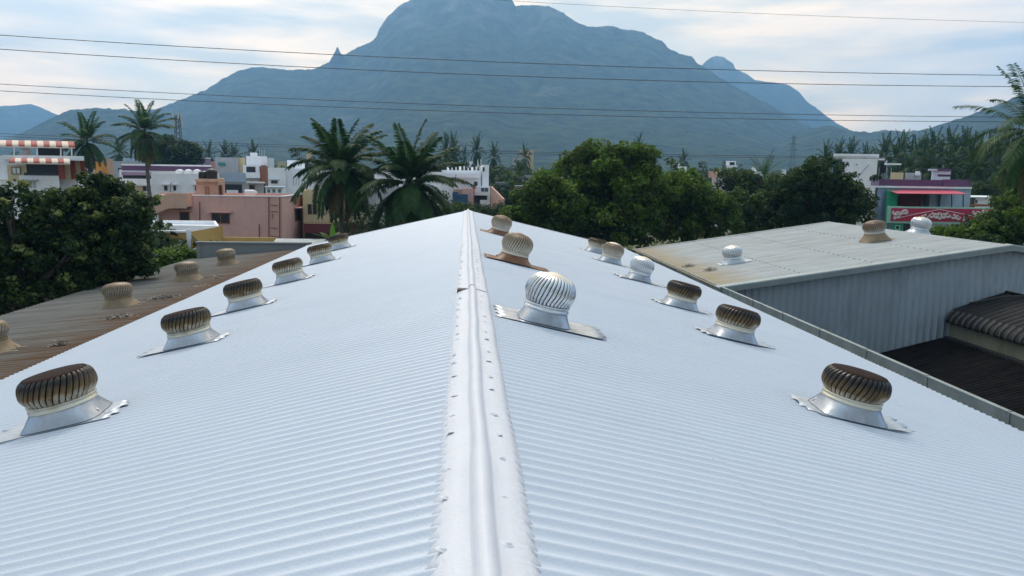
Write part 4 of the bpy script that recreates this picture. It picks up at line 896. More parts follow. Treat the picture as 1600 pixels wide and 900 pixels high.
hh = tag(tp_.build('tarpaulin_shelter', TARP), 'dark blue tarpaulin shelter left of the central white house', 'shelter')
h = house(775, Y-2, 'terracotta side wall of a shed right of the central white house', 'shed', 'terracotta_shed')
a = at(766.5, 291, Y-1); c = at(786, 322, Y-14); MBx = MB().add([(a.x, Y-1, 0), (at(786, 300, Y-14).x, Y-14, 0), (at(786, 300, Y-14).x, Y-14, at(786, 311, Y-14).z), (a.x, Y-1, a.z), (a.x+.3, Y-1, 0), (at(786, 300, Y-14).x+.3, Y-14, 0), (at(786, 300, Y-14).x+.3, Y-14, at(786, 311, Y-14).z), (a.x+.3, Y-1, a.z)],
    [(0, 1, 2, 3), (7, 6, 5, 4), (3, 2, 6, 7), (1, 5, 6, 2), (0, 3, 7, 4)]); loc0(MBx.build('wall', TERRA, h), h)
for i, (x0, y0, x1, y1, Yy, m_, lb) in enumerate(((798, 277, 819, 290, 150, GREYW, 'low grey-roofed house among trees left of the mango tree'), (820, 275.5, 842, 290, 152, WHITE, 'low white house with dark band among trees left of the mango tree'),
        (805, 292, 838, 306, 120, PEACH, 'peach house mostly hidden behind leaves left of the mango tree'), (775, 286, 796, 298, 140, BLUEW, 'pale blue house corner beside the terracotta wall'))):
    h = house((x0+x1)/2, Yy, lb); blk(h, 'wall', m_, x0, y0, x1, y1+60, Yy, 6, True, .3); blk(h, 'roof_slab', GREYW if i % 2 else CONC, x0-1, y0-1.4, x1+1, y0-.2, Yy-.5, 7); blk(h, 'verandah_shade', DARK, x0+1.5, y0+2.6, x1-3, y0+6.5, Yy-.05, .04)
Y = 260
h = house(822, Y, 'pale yellow apartment block far off among palms below the mountain', 'building', 'apartment_block'); blk(h, 'wall', CREAM, 811, 234, 834, 300, Y, 10, True, .6); blk(h, 'wall', GREYW, 800, 246, 824, 300, Y-2, 6, True, .5)
for x in (813, 819, 826): win(h, x, 238, x+3.5, 242, Y)
for x in (803, 809, 815): win(h, x, 250, x+3, 254, Y-2)
# houses seen between and beyond the right-hand trees
def small(x0, y0, x1, Y, m_, lb, ww=(), cab=None):
    h = house((x0+x1)/2, Y, lb); blk(h, 'wall', m_, x0, y0, x1, y0+80, Y, 7, True, .4)
    for q in ww: win(h, *q, Y)
    if cab: blk(h, 'stair_room', cab[4], *cab[:4], Y+2, 3)
    return h
small(1108, 277.5, 1141.5, 106, plaster('rose_white', (.58, .50, .50)), 'pinkish white house with a peach rooftop room above the mango tree', [(1113, 294, 1120, 300.5)], (1107, 267.5, 1121, 277.6, PEACH))
h = small(1131, 258, 1152, 200, WHITE, 'small white two-storey house with a roof terrace, beyond the mango tree', [(1143, 262.5, 1150, 265)], None); 
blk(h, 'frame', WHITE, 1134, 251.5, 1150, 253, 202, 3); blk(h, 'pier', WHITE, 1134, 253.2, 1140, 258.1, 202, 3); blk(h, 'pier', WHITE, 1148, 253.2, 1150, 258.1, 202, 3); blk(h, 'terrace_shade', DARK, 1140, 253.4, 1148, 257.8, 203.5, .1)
small(1051, 260, 1073, 165, WHITE, 'white box house peeping over the mango tree crown', [(1057, 266, 1061, 270)])
small(1172, 268, 1193, 150, WHITE, 'white house with a satellite dish, left half hidden by the slender palm', [(1176, 273, 1181, 278)])
small(1216, 265, 1229, 152, WHITE, 'white house right of the slender palm, behind the dark round tree', [(1219, 270, 1223, 275)])
d = MB(); p = at(1177, 266, 150); d.lathe([(0, 0), (.35, .05), (.6, .18)], 16); o = d.build('satellite_dish', SATIN, None, True); o.location = p; o.rotation_euler = (R(60), 0, R(20)); tag(o, 'white satellite dish on the roof left of the slender palm', 'satellite dish')
h = house(1180, 82, 'small white hut with a grey roof sheet under the right-hand trees', 'hut', 'hut'); blk(h, 'wall', WHITE, 1155, 318, 1167, 360, 82, 4, True); blk(h, 'roof_slab', GREYW, 1160, 337, 1192, 341, 78, 5); blk(h, 'wall', BLUEW, 1163, 341.2, 1188, 360, 79, 4, True)
# tall white house
Y = 92
h = house(1345, Y, 'tall blank white house with black tank, left of the purple-topped house')
blk(h, 'wall', WHITE, 1303, 245, 1372, 420, Y, 9, True); blk(h, 'parapet', WHITE, 1302, 240.5, 1374, 245, Y-.1, 9.2); blk(h, 'side_panel', BLUEW, 1372.2, 250, 1386, 420, Y+.4, 8, True); blk(h, 'slab', WHITE, 1372.2, 247, 1383, 250, Y-.6, 5)
for x in (1362, 1374.5, 1381): blk(h, 'shutter', GREYW, x+12-2, 262, x+12.5, 280, Y+.34, .05)
win(h, 1337, 256, 1339.5, 258.5, Y, GREYW, bars=False)
loc0(MB().tube([at(1342, 274, Y-.1), at(1358, 257, Y-.1)], .05, 5).build('pipe', GREYW, h), h)
for x, hh in ((1305, 9), (1338, 4), (1368, 4)): loc0(MB().tube([at(x, 241, Y+2), at(x, 241-hh, Y+2)], .04, 5).build('rod', DKMETAL, h), h)
p = at(1382, 263, Y+1); tank(p.x, p.y, p.z-.6, .52, 1.25, TANKB, 'black water tank on the corner of the tall white house')
# purple-topped house
Y = 72
h = house(1440, Y, 'blue-grey house with purple parapet, pink awning and a crimson ornamented front')
blk(h, 'wall', BLUEW, 1361, 292, 1518, 420, Y, 10, True); blk(h, 'parapet', PURPLE, 1360.5, 280.5, 1473, 291, Y-.15, 10); blk(h, 'parapet', plaster('purple_lit_plaster', (.17, .08, .17)), 1473.2, 280.5, 1519, 291, Y-.15, 10); blk(h, 'parapet_edge', WHITE, 1360.5, 291.2, 1519, 293, Y-.25, 10.4)  # right part in a brighter copy of the purple, light put into the colour
blk(h, 'parapet', LILAC, 1361, 280.3, 1374, 290.9, Y-.2, .04)
blk(h, 'rooftop_room', WHITE, 1455, 265, 1486, 281, Y+3, 3); blk(h, 'roof_slab', PURPLE, 1465, 263.8, 1487, 267, Y+2.8, 3.3); blk(h, 'band', PURPLE, 1465, 272.5, 1486, 275.5, Y+2.95, .04); blk(h, 'roof_slab', WHITE, 1450, 264, 1464.8, 266, Y+2.4, 3.4)
blk(h, 'pier', WHITE, 1455, 266.2, 1458, 280, Y+2.5, .3)
blk(h, 'wall', LILAC, 1357, 318, 1370, 420, Y-.6, 3, True); blk(h, 'side_wall', BLUEW, 1370.3, 296, 1381, 420, Y-.9, .8, True)
blk(h, 'green_wall', GREEN, 1382, 297, 1403, 340, Y-1.2, 1.1); blk(h, 'green_wall', GREEN, 1381, 324, 1386, 420, Y-2.8, .2, True)
blk(h, 'red_wall', MAROON, 1403.2, 301, 1441, 324, Y-.3, .25); blk(h, 'doorway', DARK, 1441.3, 303, 1449, 324, Y-.2, .15); blk(h, 'doorway', DARK, 1466, 303, 1470.5, 324, Y-.2, .15); blk(h, 'door_frame', MAROON, 1449.3, 302, 1453, 324, Y-.25, .2)
# awning sheet, sloping towards us
a = at(1386, 296.5, Y-.2); c = at(1490, 297, Y-.2); e = at(1402, 302, Y-3.2); f = at(1511, 303, Y-3.2)
m_ = MB().add([tuple(a), tuple(c), tuple(f), tuple(e)]+[(v.x, v.y, v.z-.05) for v in (a, c, f, e)], [(0, 3, 2, 1), (4, 5, 6, 7), (3, 7, 6, 2), (0, 4, 7, 3), (2, 6, 5, 1)]); loc0(m_.build('awning', PINKSH, h), h)
for x in (1487, 1505): loc0(MB().tube([at(x, 303, Y-3), at(x, 326, Y-3)], .05, 6).build('post', DKMETAL, h), h)
# crimson ornamented parapet panel with a pale frame
Yb = Y-3.3
fr = blk(h, 'ornament_frame', MINT, 1384, 323.5, 1560, 348, Yb, .35); blk(h, 'ornament_panel', CRIM, 1391.5, 326, 1556, 345.5, Yb-.05, .04); blk(h, 'frame_post', MINT, 1385.5, 321, 1389, 349, Yb-.12, .1)
orn = MB()
def strip(pts, wd=.07):
    for p, q in zip(pts[:-1], pts[1:]):
        P_ = at(*p, Yb-.07); Q_ = at(*q, Yb-.07); orn.tube([P_, Q_], wd, 5)
def scroll(cx, cy, r_, a0, a1, n=10, wd=.12, gro=.5):
    strip([(cx+r_*(1-gro*k/n)*math.cos(R(a0+(a1-a0)*k/n)), cy-r_*.75*(1-gro*k/n)*math.sin(R(a0+(a1-a0)*k/n))) for k in range(n+1)], wd)
strip([(1397, 342), (1430, 334.5), (1468, 327.3), (1505, 334.5), (1545, 343)], .035)
for s in (-1, 1):
    cx = 1468
    scroll(cx+s*5, 338, 5, 90, 90-s*300); scroll(cx+s*13, 337, 5, 90, 90+s*330); scroll(cx+s*21, 339, 4.5, 90, 90-s*300); scroll(cx+s*29, 340.5, 4.2, 90, 90+s*320); scroll(cx+s*37, 342.5, 3.2, 90, 90-s*280)
    strip([(cx, 332), (cx+s*3, 336), (cx+s*2.2, 341), (cx, 342.5)], .10); strip([(cx+s*6, 341), (cx+s*3, 333)], .07)
for bx in (1394, 1519):
    scroll(bx+5, 333, 4.5, 120, 420); scroll(bx+12, 333, 4.2, 60, -240); scroll(bx+20, 332, 4.5, 150, -170); strip([(bx+2, 336), (bx+8, 330), (bx+16, 334), (bx+24, 329.5)], .06)
scroll(1398, 341, 2.5, 0, 300); scroll(1403, 339.5, 2, 0, 300)
loc0(orn.build('ornament', ORN, h, True), h)
blk(h, 'lower_front', GREEN, 1390, 349.5, 1450, 420, Yb+.3, .3, True); win(h, 1398, 352, 1406, 359, Yb+.3, MINT); blk(h, 'doorway', DARK, 1410, 350.5, 1424, 372, Yb+.25, .04)
h = house(1402, Y+12, 'cream rooftop block with clutter behind the purple parapet'); blk(h, 'wall', CREAM, 1389, 269.5, 1412, 300, Y+12, 4, True); blk(h, 'wall', GREYW, 1412.3, 270, 1440, 300, Y+13, 4, True); blk(h, 'stub', WHITE, 1430, 267.5, 1438, 274, Y+12, 1)
a = at(1396, 255.5, Y+14); o = MB().box(-.9, .9, -.3, .3, -.1, .1).build('water_heater', SATIN); o.location = at(1396, 257, 84); tag(o, 'white roof panel sticking out beside the black corner tank', 'panel')
o.location = at(1395, 256.5, 90)
p = at(1366, 278, Y+4); tank(p.x, p.y, p.z-.3, .45, .6, TANKB, 'low dark tank on the left end of the purple-topped house')
h = small(1516, 309, 1548, 90, WHITE, 'small white house with a twin window right of the purple-topped house', [(1522, 312, 1527.5, 318)]); blk(h, 'roof_slab', WHITE, 1514.5, 307.3, 1550, 308.8, 89.5, 8); blk(h, 'skirting', BROWNP, 1516, 319, 1548, 322, 89.9, .08)
# far houses scattered along the tree belt on the left
far = [(0, 250, 14, 190, GREYW), (236, 255, 252, 210, WHITE), (255, 252, 275, 230, WHITE), (280, 256, 300, 200, GREYW), (418, 247, 428, 240, WHITE), (436, 252, 447, 230, CREAM), (544, 262, 575, 170, WHITE), (586, 268, 690, 150, WHITE),
       (733, 252, 740, 300, WHITE), (745, 249, 752, 310, WHITE), (655, 252, 664, 300, CREAM), (480, 238, 489, 330, CREAM), (1056, 254, 1064, 320, WHITE), (1240, 262, 1256, 240, WHITE)]
for i, (x0, y0, x1, Yy, m_) in enumerate(far):
    lbs = ['grey house at the left edge beyond the awning house', 'white house behind the second palm trunk', 'white house under the dark round tree', 'grey house top right of the dark round tree', 'tiny white house behind the stepped house', 'tiny cream house near the green trees left of the near palm',
           'white house wall seen through the near palm', 'long white house behind the second near palm', 'tiny white house between far palms over the central house', 'second tiny white house between far palms over the central house', 'tiny cream house behind the second near palm', 'far pale yellow house left of the near palm crown', 'tiny white house beyond the mango tree', 'white house hidden behind the dark round tree on the right']
    h = house((x0+x1)/2, Yy, lbs[i]); blk(h, 'wall', m_, x0, y0, x1, y0+80, Yy, 7, True, .4); w_ = x1-x0
    if w_ > 12: win(h, x0+w_*.2, y0+5, x0+w_*.2+4, y0+10, Yy)
    if w_ > 15: win(h, x0+w_*.65, y0+5, x0+w_*.65+4, y0+10, Yy)

# ------------------------------------------------------------------ masts
def lattice(name, base, H, w0, w1, lvls, label, cat, arms=(), r_=.06, panels=False):
    t = thing(name, base, label, cat); m_ = MB(); 
    for k in range(lvls):
        z0, z1 = H*k/lvls, H*(k+1)/lvls; a, b_ = w0+(w1-w0)*k/lvls, w0+(w1-w0)*(k+1)/lvls; c0 = [(-a, -a), (a, -a), (a, a), (-a, a)]; c1 = [(-b_, -b_), (b_, -b_), (b_, b_), (-b_, b_)]
        for i in range(4):
            j = (i+1) % 4; m_.tube([(*c0[i], z0), (*c1[i], z1)], r_, 4); m_.tube([(*c0[i], z0), (*c1[j], z1)], r_*.6, 4); m_.tube([(*c1[i], z1), (*c1[j], z1)], r_*.6, 4)
    m_.build('lattice', DKMETAL if panels else mat('pylon_steel', (.10, .11, .12), .6, .3), t)
    for z, l in arms: MB().tube([(-l, 0, z), (0, 0, z+.6), (l, 0, z)], r_*1.2, 4).build('cross_arm', DKMETAL, t)
    if panels:
        for a in range(6):
            an = a*math.pi/3; MB().box(-.18, .18, -.1, .1, 0, 2.4).build('antenna', mat('antenna_pale', (.5, .48, .44), .6), t).location = (1.3*math.cos(an), 1.3*math.sin(an), H-3.6+(a % 2)*2.2)
        MB().tube([(-1.3, 0, H-3), (1.3, 0, H-3)], .08, 4).build('platform', DKMETAL, t)
p = at(278.5, 215, 240); zt = at(279, 181, 240).z; lattice('cell_tower', (p.x, 240, 0), zt, 1.5, .55, 16, 'pale-topped telecom mast standing behind the dark round tree, left', 'mast', r_=.10, panels=True)
p = at(1239.5, 230, 620); zt = at(1239.5, 212, 620).z; lattice('pylon', (p.x, 620, 0), zt, 3.2, .5, 10, 'faint electricity pylon beyond the trees under the low ridge', 'pylon', arms=((zt-2, 3.5), (zt-7, 4.5), (zt-12, 4.5)), r_=.16)

# ------------------------------------------------------------------ power lines
WIRE = mat('wire_dark', (.03, .035, .04), .6)
def wire(pts, Yw, r_, label, name='power_line', group='power lines crossing the view'):
    xs = np.array([p[0] for p in pts]); ys = np.array([p[1] for p in pts]); cf = np.polyfit(xs, ys, 2)
    P = [at(x, np.polyval(cf, x), Yw) for x in np.linspace(-500, 2100, 40)]
    tag(MB().tube(P, r_, 5, caps=True).build(name, WIRE, None, True), label, 'power line', group)
wire([(0, 54), (400, 81), (800, 97), (1200, 110), (1600, 118.5)], 60, .026, 'topmost of the four dark power lines crossing the mountain')
wire([(0, 76), (400, 102.5), (800, 118.5), (1200, 129), (1600, 136)], 60, .026, 'second power line down of the four crossing the mountain')
wire([(0, 131.5), (400, 151), (800, 168.5), (1200, 177), (1600, 183.5)], 60, .022, 'third power line down of the four crossing the mountain')
wire([(0, 142.5), (400, 160.5), (800, 178.5), (1200, 186), (1600, 190.5)], 60, .022, 'lowest of the four power lines crossing the mountain')
wire([(600, -12), (880, 8), (1200, 20), (1600, 35.5)], 60, .012, 'very thin pale line across the upper right sky')
wire([(0, 209), (320, 221.5), (700, 235), (960, 240.5), (1250, 243.5), (1600, 246)], 90, .024, 'upper line of the close pair running just above the rooftops')
wire([(0, 213), (320, 225), (700, 238), (960, 243), (1250, 246), (1600, 249)], 90, .024, 'lower line of the close pair running just above the rooftops')

# ------------------------------------------------------------------ palms
MARKS = [(-30, 'the left photo edge'), (30, 'the striped awning house'), (95, 'the awning house side panels'), (136, 'the shorter left palm'), (163, 'the orange block'), (200, 'the gap between the two left palms'), (226, 'the tall left palm'), (262, 'the purple-banded white house'), (285, 'the dark round tree on the left'),
    (316, 'the lilac block'), (345, 'the bare grey block'), (375, 'the yellow side wall'), (400, 'the white stair tower'), (432, 'the long plain white house'), (462, 'the rooftop rods'), (490, 'the near palm left fronds'), (535, 'the largest near palm'), (590, 'the gap of the two near palms'), (638, 'the bushy near palm'), (668, 'the bushy palm right fronds'), (700, 'the twin far palms'),
    (728, 'the central white house'), (748, 'the lone far palm'), (775, 'the terracotta wall'), (800, 'the grey-roofed low house'), (822, 'the pale yellow block'), (850, 'the mango tree left shoulder'), (900, 'the mango tree left half'), (960, 'the mango tree top'), (1020, 'the mango tree right half'), (1062, 'the white box house'), (1090, 'the gap right of the mango tree'), (1120, 'the pinkish white house'), (1141, 'the small two-storey white house'),
    (1165, 'the satellite dish house'), (1194, 'the slender palm'), (1220, 'the small white house by the pylon'), (1240, 'the faint pylon'), (1262, 'the dark round tree left side'), (1285, 'the dark round tree top'), (1315, 'the tall white house left corner'), (1345, 'the tall white house'), (1382, 'the black corner tank'), (1400, 'the cream rooftop block'), (1425, 'the rooftop clutter'), (1450, 'the rooftop room left side'),
    (1475, 'the purple rooftop room'), (1500, 'the purple parapet right part'), (1520, 'the purple parapet end'), (1545, 'the small twin-window house'), (1570, 'the fronds at the right edge'), (1600, 'the right photo edge')]
USED = set()
def unique(kind_, px, Yp, ymid, group):
    near_ = sorted(MARKS, key=lambda q: abs(q[0]-px))[:2]
    for mk in near_:
        side = 'left of' if px < mk[0]-4 else ('right of' if px > mk[0]+4 else 'straight behind')
        for w_ in (('nearer' if Yp < ymid else 'farther'), 'dim', 'dusky', 'shaggy', 'smallish'):
            lb = '%s %s %s %s' % (w_, kind_, side, mk[1])
            if lb not in USED: USED.add(lb); return lb
    return lb
def palm_mesh(L, nf, nl, seed, width=.055, low=-55, hi=84, leaf=.95, old=.25):
    rs = np.random.RandomState(seed); V = []; F_ = []; mi = []
    def quad(a, b_, c, d, m_): o = len(V); V.extend([a, b_, c, d]); F_.append((o, o+1, o+2, o+3)); mi.append(m_)
    for k in range(nf):
        az = k*2.399963+rs.uniform(-.25, .25); el = hi+(low-hi)*((k+.5)/nf)**1.15+rs.uniform(-7, 7); LL = L*rs.uniform(.85, 1.08)*(1 if el > -30 else .88); m_ = 1 if (el < low+35*old*2 and rs.rand() < .65) else 0
        n = 14; pos = np.array([0, 0, .0]); e = math.radians(el); pts = [pos.copy()]; dirs = []
        sag = rs.uniform(.62, 1.0)*(.45+.55*math.cos(e)); tw = rs.uniform(-.15, .15)
        for i in range(n):
            d = np.array([math.cos(az+tw*i/n)*math.cos(e), math.sin(az+tw*i/n)*math.cos(e), math.sin(e)]); dirs.append(d); pos = pos+d*LL/n; pts.append(pos.copy()); e = max(e-sag/n*(1+1.3*i/n), -1.45)
        dirs.append(dirs[-1]); pts = np.array(pts); dirs = np.array(dirs)
        # midrib
        for i in range(n):
            s = np.cross(dirs[i], [0, 0, 1.]); s /= np.linalg.norm(s)+1e-6; w0 = .045*(1-i/n)+.008; w1 = .045*(1-(i+1)/n)+.008
            quad(pts[i]-s*w0, pts[i]+s*w0, pts[i+1]+s*w1, pts[i+1]-s*w1, m_)
        for j in range(nl):
            u = .14+.86*(j+rs.rand()*.5)/nl; f = u*n; i = min(int(f), n-1); p = pts[i]+(pts[i+1]-pts[i])*(f-i); d = dirs[i]; s = np.cross(d, [0, 0, 1.]); s /= np.linalg.norm(s)+1e-6; upv = np.cross(s, d)
            ll = leaf*L/4.2*(math.sin(min(u*1.15, 1)*math.pi*.5)**.5)*(1-.62*max(u-.45, 0)/.55)*rs.uniform(.85, 1.1)
            for sg in (-1, 1):
                dd = s*sg*.80+d*(.45+.3*u)+upv*rs.uniform(-.15, .22)+np.array([0, 0, -.12-.22*rs.rand()]); dd /= np.linalg.norm(dd)
                tip = p+dd*ll+np.array([0, 0, -.20*ll]); mid = p+dd*ll*.5; wv = np.cross(dd, upv); wv /= np.linalg.norm(wv)+1e-6; wd = width*L/4.2*rs.uniform(.8, 1.2)
                quad(p, mid-wv*wd*.5, tip, mid+wv*wd*.5, m_)
    return np.array(V), F_, mi
def palm(x, y, zc, L, label, nf=30, nl=60, seed=1, lean=(0, 0), group=None, tr=.16, mats=(PALM, PALMY), width=.06, low=-58, nuts=True, leaf=.95, name='coconut_palm', old=.3):
    t = thing(name, (x, y, 0), label, 'palm tree', group)
    P = [(lean[0]*(1-u)**2*-1, lean[1]*(1-u)**2*-1, zc*u) for u in np.linspace(0, 1, 10)]
    tk = MB().tube(P, [tr*1.6]+[tr*1.1]*3+[tr]*3+[tr*.9]*3, 10).build('trunk', PALMBARK, t, True)
    V, F_, mi = palm_mesh(L, nf, nl, seed, width, low, leaf=leaf, old=old); V[:, 2] += zc
    npmesh('crown', V, F_, list(mats), t, mi=mi)
    if nuts:
        m_ = MB(); rs = np.random.RandomState(seed)
        for k in range(9):
            a = rs.rand()*6.28; c = (math.cos(a)*.38, math.sin(a)*.38, zc-.35-rs.rand()*.35); m_.lathe([(0, -.15), (.10, -.1), (.14, 0), (.10, .1), (0, .15)], 8, c)
        m_.build('coconut_bunch', COCO, t, True)
    return t
def palm_at(px, py, Yp, *a, **k):
    p = at(px, py, Yp); return palm(p.x, Yp, p.z, *a, **k)
palm_at(533, 266, 55, 4.15, 'largest coconut palm, left of the pair behind the white roof', nf=42, nl=95, seed=3, lean=(.5, 0), width=.10, leaf=1.12)
palm_at(640, 288, 52, 4.3, 'bushy coconut palm, right of the pair behind the white roof', nf=42, nl=95, seed=8, lean=(.2, 0), low=-62, width=.10, leaf=1.12)
palm_at(226, 206, 98, 4.5, 'tall slim-trunked coconut palm, right of the two on the left', nf=32, nl=50, seed=5, lean=(-.6, 0), low=-76, tr=.21, width=.12)
palm_at(136, 222, 104, 4.4, 'shorter coconut palm with drooping fronds beside the striped awnings', nf=30, nl=50, seed=9, lean=(-1.2, 0), low=-76, tr=.2, width=.12)
palm_at(1614, 206, 44, 4.5, 'coconut palm whose fronds hang in from the right edge of the photo', nf=34, nl=70, seed=12, low=-74, old=.6)
palm_at(1194, 278, 95, 3.6, 'slender palm between the mango tree and the dark round tree', nf=22, nl=44, seed=14, low=-30)
proto = palm(0, -60, 12, 4.2, 'x', nf=26, nl=30, seed=21, mats=(PALMF, PALMF), width=.17, low=-62, nuts=False)
proto2 = palm(0, -60, 12, 4.2, 'x', nf=23, nl=30, seed=33, mats=(PALMF, PALMF), width=.17, low=-50, nuts=False)
proto3 = palm(0, -60, 12, 4.2, 'x', nf=28, nl=30, seed=47, mats=(PALMF, PALMF), width=.17, low=-70, nuts=False)
PR = [proto, proto2, proto3]; first_used = [False]*3
def far_palm(px, pc, Yp, label, group, size=1.):
    p = at(px, pc+(9 if group != 'palm grove on the right' else 2), Yp); k = random.randrange(3); s = p.z/12
    rot = (0, 0, random.uniform(0, 6.28)); sz = size*(Yp/150)**.0
    if not first_used[k]: o = PR[k]; first_used[k] = True; o.location = (p.x, Yp, 0); o.rotation_euler = rot
    else: o = copy_tree(PR[k], (p.x, Yp, 0), rot)
    o.scale = (size, size, s); o['label'] = label; o['group'] = group
gl = 'coconut palm in the dense dark grove behind the purple-topped house'
grove = [(1372, 240, 172), (1385, 228, 165), (1398, 236, 150), (1410, 224, 158), (1425, 232, 140), (1437, 226, 160), (1448, 240, 134), (1460, 222, 155), (1470, 236, 138), (1482, 220, 150), (1494, 229, 132), (1506, 221, 158), (1517, 234, 136), (1528, 228, 150), (1540, 240, 128), (1551, 224, 156), (1562, 232, 140), (1574, 226, 150), (1588, 234, 132), (1600, 222, 155), (1612, 232, 140),
         (1420, 250, 125), (1455, 254, 122), (1488, 250, 120), (1522, 254, 121), (1556, 252, 118), (1590, 254, 116), (1440, 246, 148), (1505, 246, 146), (1570, 246, 144)]
for x, y, Yp in grove: far_palm(x+random.uniform(-3, 3), y+13, Yp, unique('grove palm', x, Yp, 142, 0), 'palm grove on the right', random.uniform(.68, .86))
for x, y, Yp, lb in ((187, 232, 210, 'small far palm between the two tall left palms'), (326, 234, 235, 'far palm just right of the dark round tree'), (352, 234, 250, 'far palm second right of the dark round tree'), (366, 237, 250, 'far palm third right of the dark round tree'), (396, 234, 250, 'far palm above the white stair tower'), (307, 238, 225, 'far palm touching the dark round tree')): far_palm(x, y, Yp, lb, 'far palms on the left', .82)
for x, y, Yp, lb in ((697, 229, 200, 'left far palm of the pair above the central white house'), (708, 227, 205, 'right far palm of the pair above the central white house'), (745, 228, 210, 'lone tall far palm above the central white house'), (772, 238, 220, 'far palm among trees right of the lone tall one'), (726, 234, 380, 'tiny slim far palm between the pair and the lone one'),
                 (820, 238, 240, 'far palm in front of the pale yellow block'), (812, 262, 170, 'far palm crown low among the trees below the yellow block'), (997, 226, 240, 'palm top poking up behind the mango tree'), (1068, 245, 260, 'far palm right behind the mango tree'),
                 (1290, 240, 180, 'far palm left of the tall white house'), (1310, 238, 170, 'far palm behind the left corner of the tall white house'), (1330, 238, 175, 'far palm behind the roof of the tall white house'), (1352, 244, 170, 'palm partly hidden by the roof of the tall white house')): far_palm(x, y, Yp, lb, 'far palms in the middle distance', .66 if x < 1250 else .7)

# ------------------------------------------------------------------ broad-leaved trees
def leaf_cloud(rs, clumps, per, leaf, mis=(0,), probs=None, flat=.8):
    """many small leaf-sized faces gathered in clumps"""
    C_ = []; n_ = []; mi = []
    for c, r_, m_ in clumps:
        k = max(int(per*(r_**1.4)), 4); d = rs.randn(k, 3); d /= np.linalg.norm(d, axis=1, keepdims=True); rad = r_*(.35+.65*rs.rand(k)**.5)
        p = np.array(c)+d*rad[:, None]*np.array([1, 1, flat]); C_.append(p); nn = d*.7+rs.randn(k, 3)*.6+np.array([0, 0, .55]); n_.append(nn); mi.append(np.full(k, m_))
    C_ = np.concatenate(C_); n_ = np.concatenate(n_); mi = np.concatenate(mi); n_ /= np.linalg.norm(n_, axis=1, keepdims=True)
    t = np.cross(n_, rs.randn(len(C_), 3)); t /= np.linalg.norm(t, axis=1, keepdims=True)+1e-6; b_ = np.cross(n_, t); s = leaf*rs.uniform(.6, 1.35, (len(C_), 1))
    V = np.stack([C_-t*s*.5, C_+b_*s*.28+n_*s*.05, C_+t*s*.5-n_*s*.08, C_-b_*s*.28+n_*s*.05], 1).reshape(-1, 3); F_ = np.arange(len(V)).reshape(-1, 4)
    return V, F_, mi
def tree(x, y, z0, lobes, label, mats, leaf=.22, per=70, nclump=150, seed=1, clr=.8, group=None, name='broadleaf_tree', accent=0., trunk_r=.22, top=None, cat='tree'):
    """lobes: (dx, dy, z, rx, rz) ellipsoids that together shape the crown"""
    rs = np.random.RandomState(seed); t = thing(name, (x, y, z0), label, cat, group); clumps = []
    vol = np.array([l[3]**2*l[4] for l in lobes])**.75; vol = vol/vol.sum()
    for i, l in enumerate(lobes):
        for _ in range(max(int(nclump*vol[i]), 3)):
            d = rs.randn(3); d /= np.linalg.norm(d); u = (.50+.5*rs.rand()**.6)*(1.22 if rs.rand() < .10 else 1)
            bl = 1+.22*math.sin(d[0]*5+i*2)*math.cos(d[2]*6+i); u *= bl; c = (l[0]+d[0]*l[3]*u, l[1]+d[1]*l[3]*u, l[2]+d[2]*l[4]*u)
            if c[2] < .4: continue
            m_ = 0
            if len(mats) > 1 and d[2]+.45*rs.randn() > .12: m_ = 1 if rs.rand() < .75 else 0  # upper clumps mostly take the second green; the bright one paints in top light
            clumps.append((c, clr*rs.uniform(.55, 1.25), m_))
            if accent and rs.rand() < accent: clumps.append(((l[0]+(c[0]-l[0])*1.12, l[1]+(c[1]-l[1])*1.12, c[2]+clr*.3), clr*.5, len(mats)-1))
    V, F_, mi = leaf_cloud(rs, clumps, per/(clr**1.4), leaf)
    npmesh('crown', V, F_, list(mats), t, mi=np.minimum(mi, len(mats)-1))
    mb = MB(); H = min(l[2]-l[4]*.5 for l in lobes); H = max(H, 1.0); mb.tube([(0, 0, 0), (.1, .05, H*.5), (0, 0, H)], [trunk_r*1.3, trunk_r, trunk_r*.85], 9)
    for i, l in enumerate(lobes):
        e = Vector((l[0], l[1], l[2]+l[4]*.3)); mb.tube([Vector((0, 0, H*.9)), Vector((l[0]*.4, l[1]*.4, H+(l[2]-H)*.45)), e], [trunk_r*.7, trunk_r*.45, trunk_r*.12], 7)
        for k in range(3):
            q = Vector((l[0]+rs.uniform(-.8, .8)*l[3], l[1]+rs.uniform(-.8, .8)*l[3], l[2]+rs.uniform(-.3, .8)*l[4])); mb.tube([Vector((l[0]*.4, l[1]*.4, H+(l[2]-H)*.45)), (e+q)/2, q], [trunk_r*.35, trunk_r*.2, trunk_r*.06], 6)
    mb.build('trunk', BARK, t, True); return t
def tree_px(Yt, lobes_px, *a, **k):
    """lobes_px: (px, py, radius_px_x, radius_px_z, depth offset) at distance Yt"""
    ps = [at(l[0], l[1], Yt) for l in lobes_px]; cx = sum(p.x for p in ps)/len(ps); z0 = 0; s = Yt/FPX
    lobes = [(p.x-cx, l[4], p.z, l[2]*s, l[3]*s) for p, l in zip(ps, lobes_px)]
    return tree(cx, Yt, z0, lobes, *a, **k)
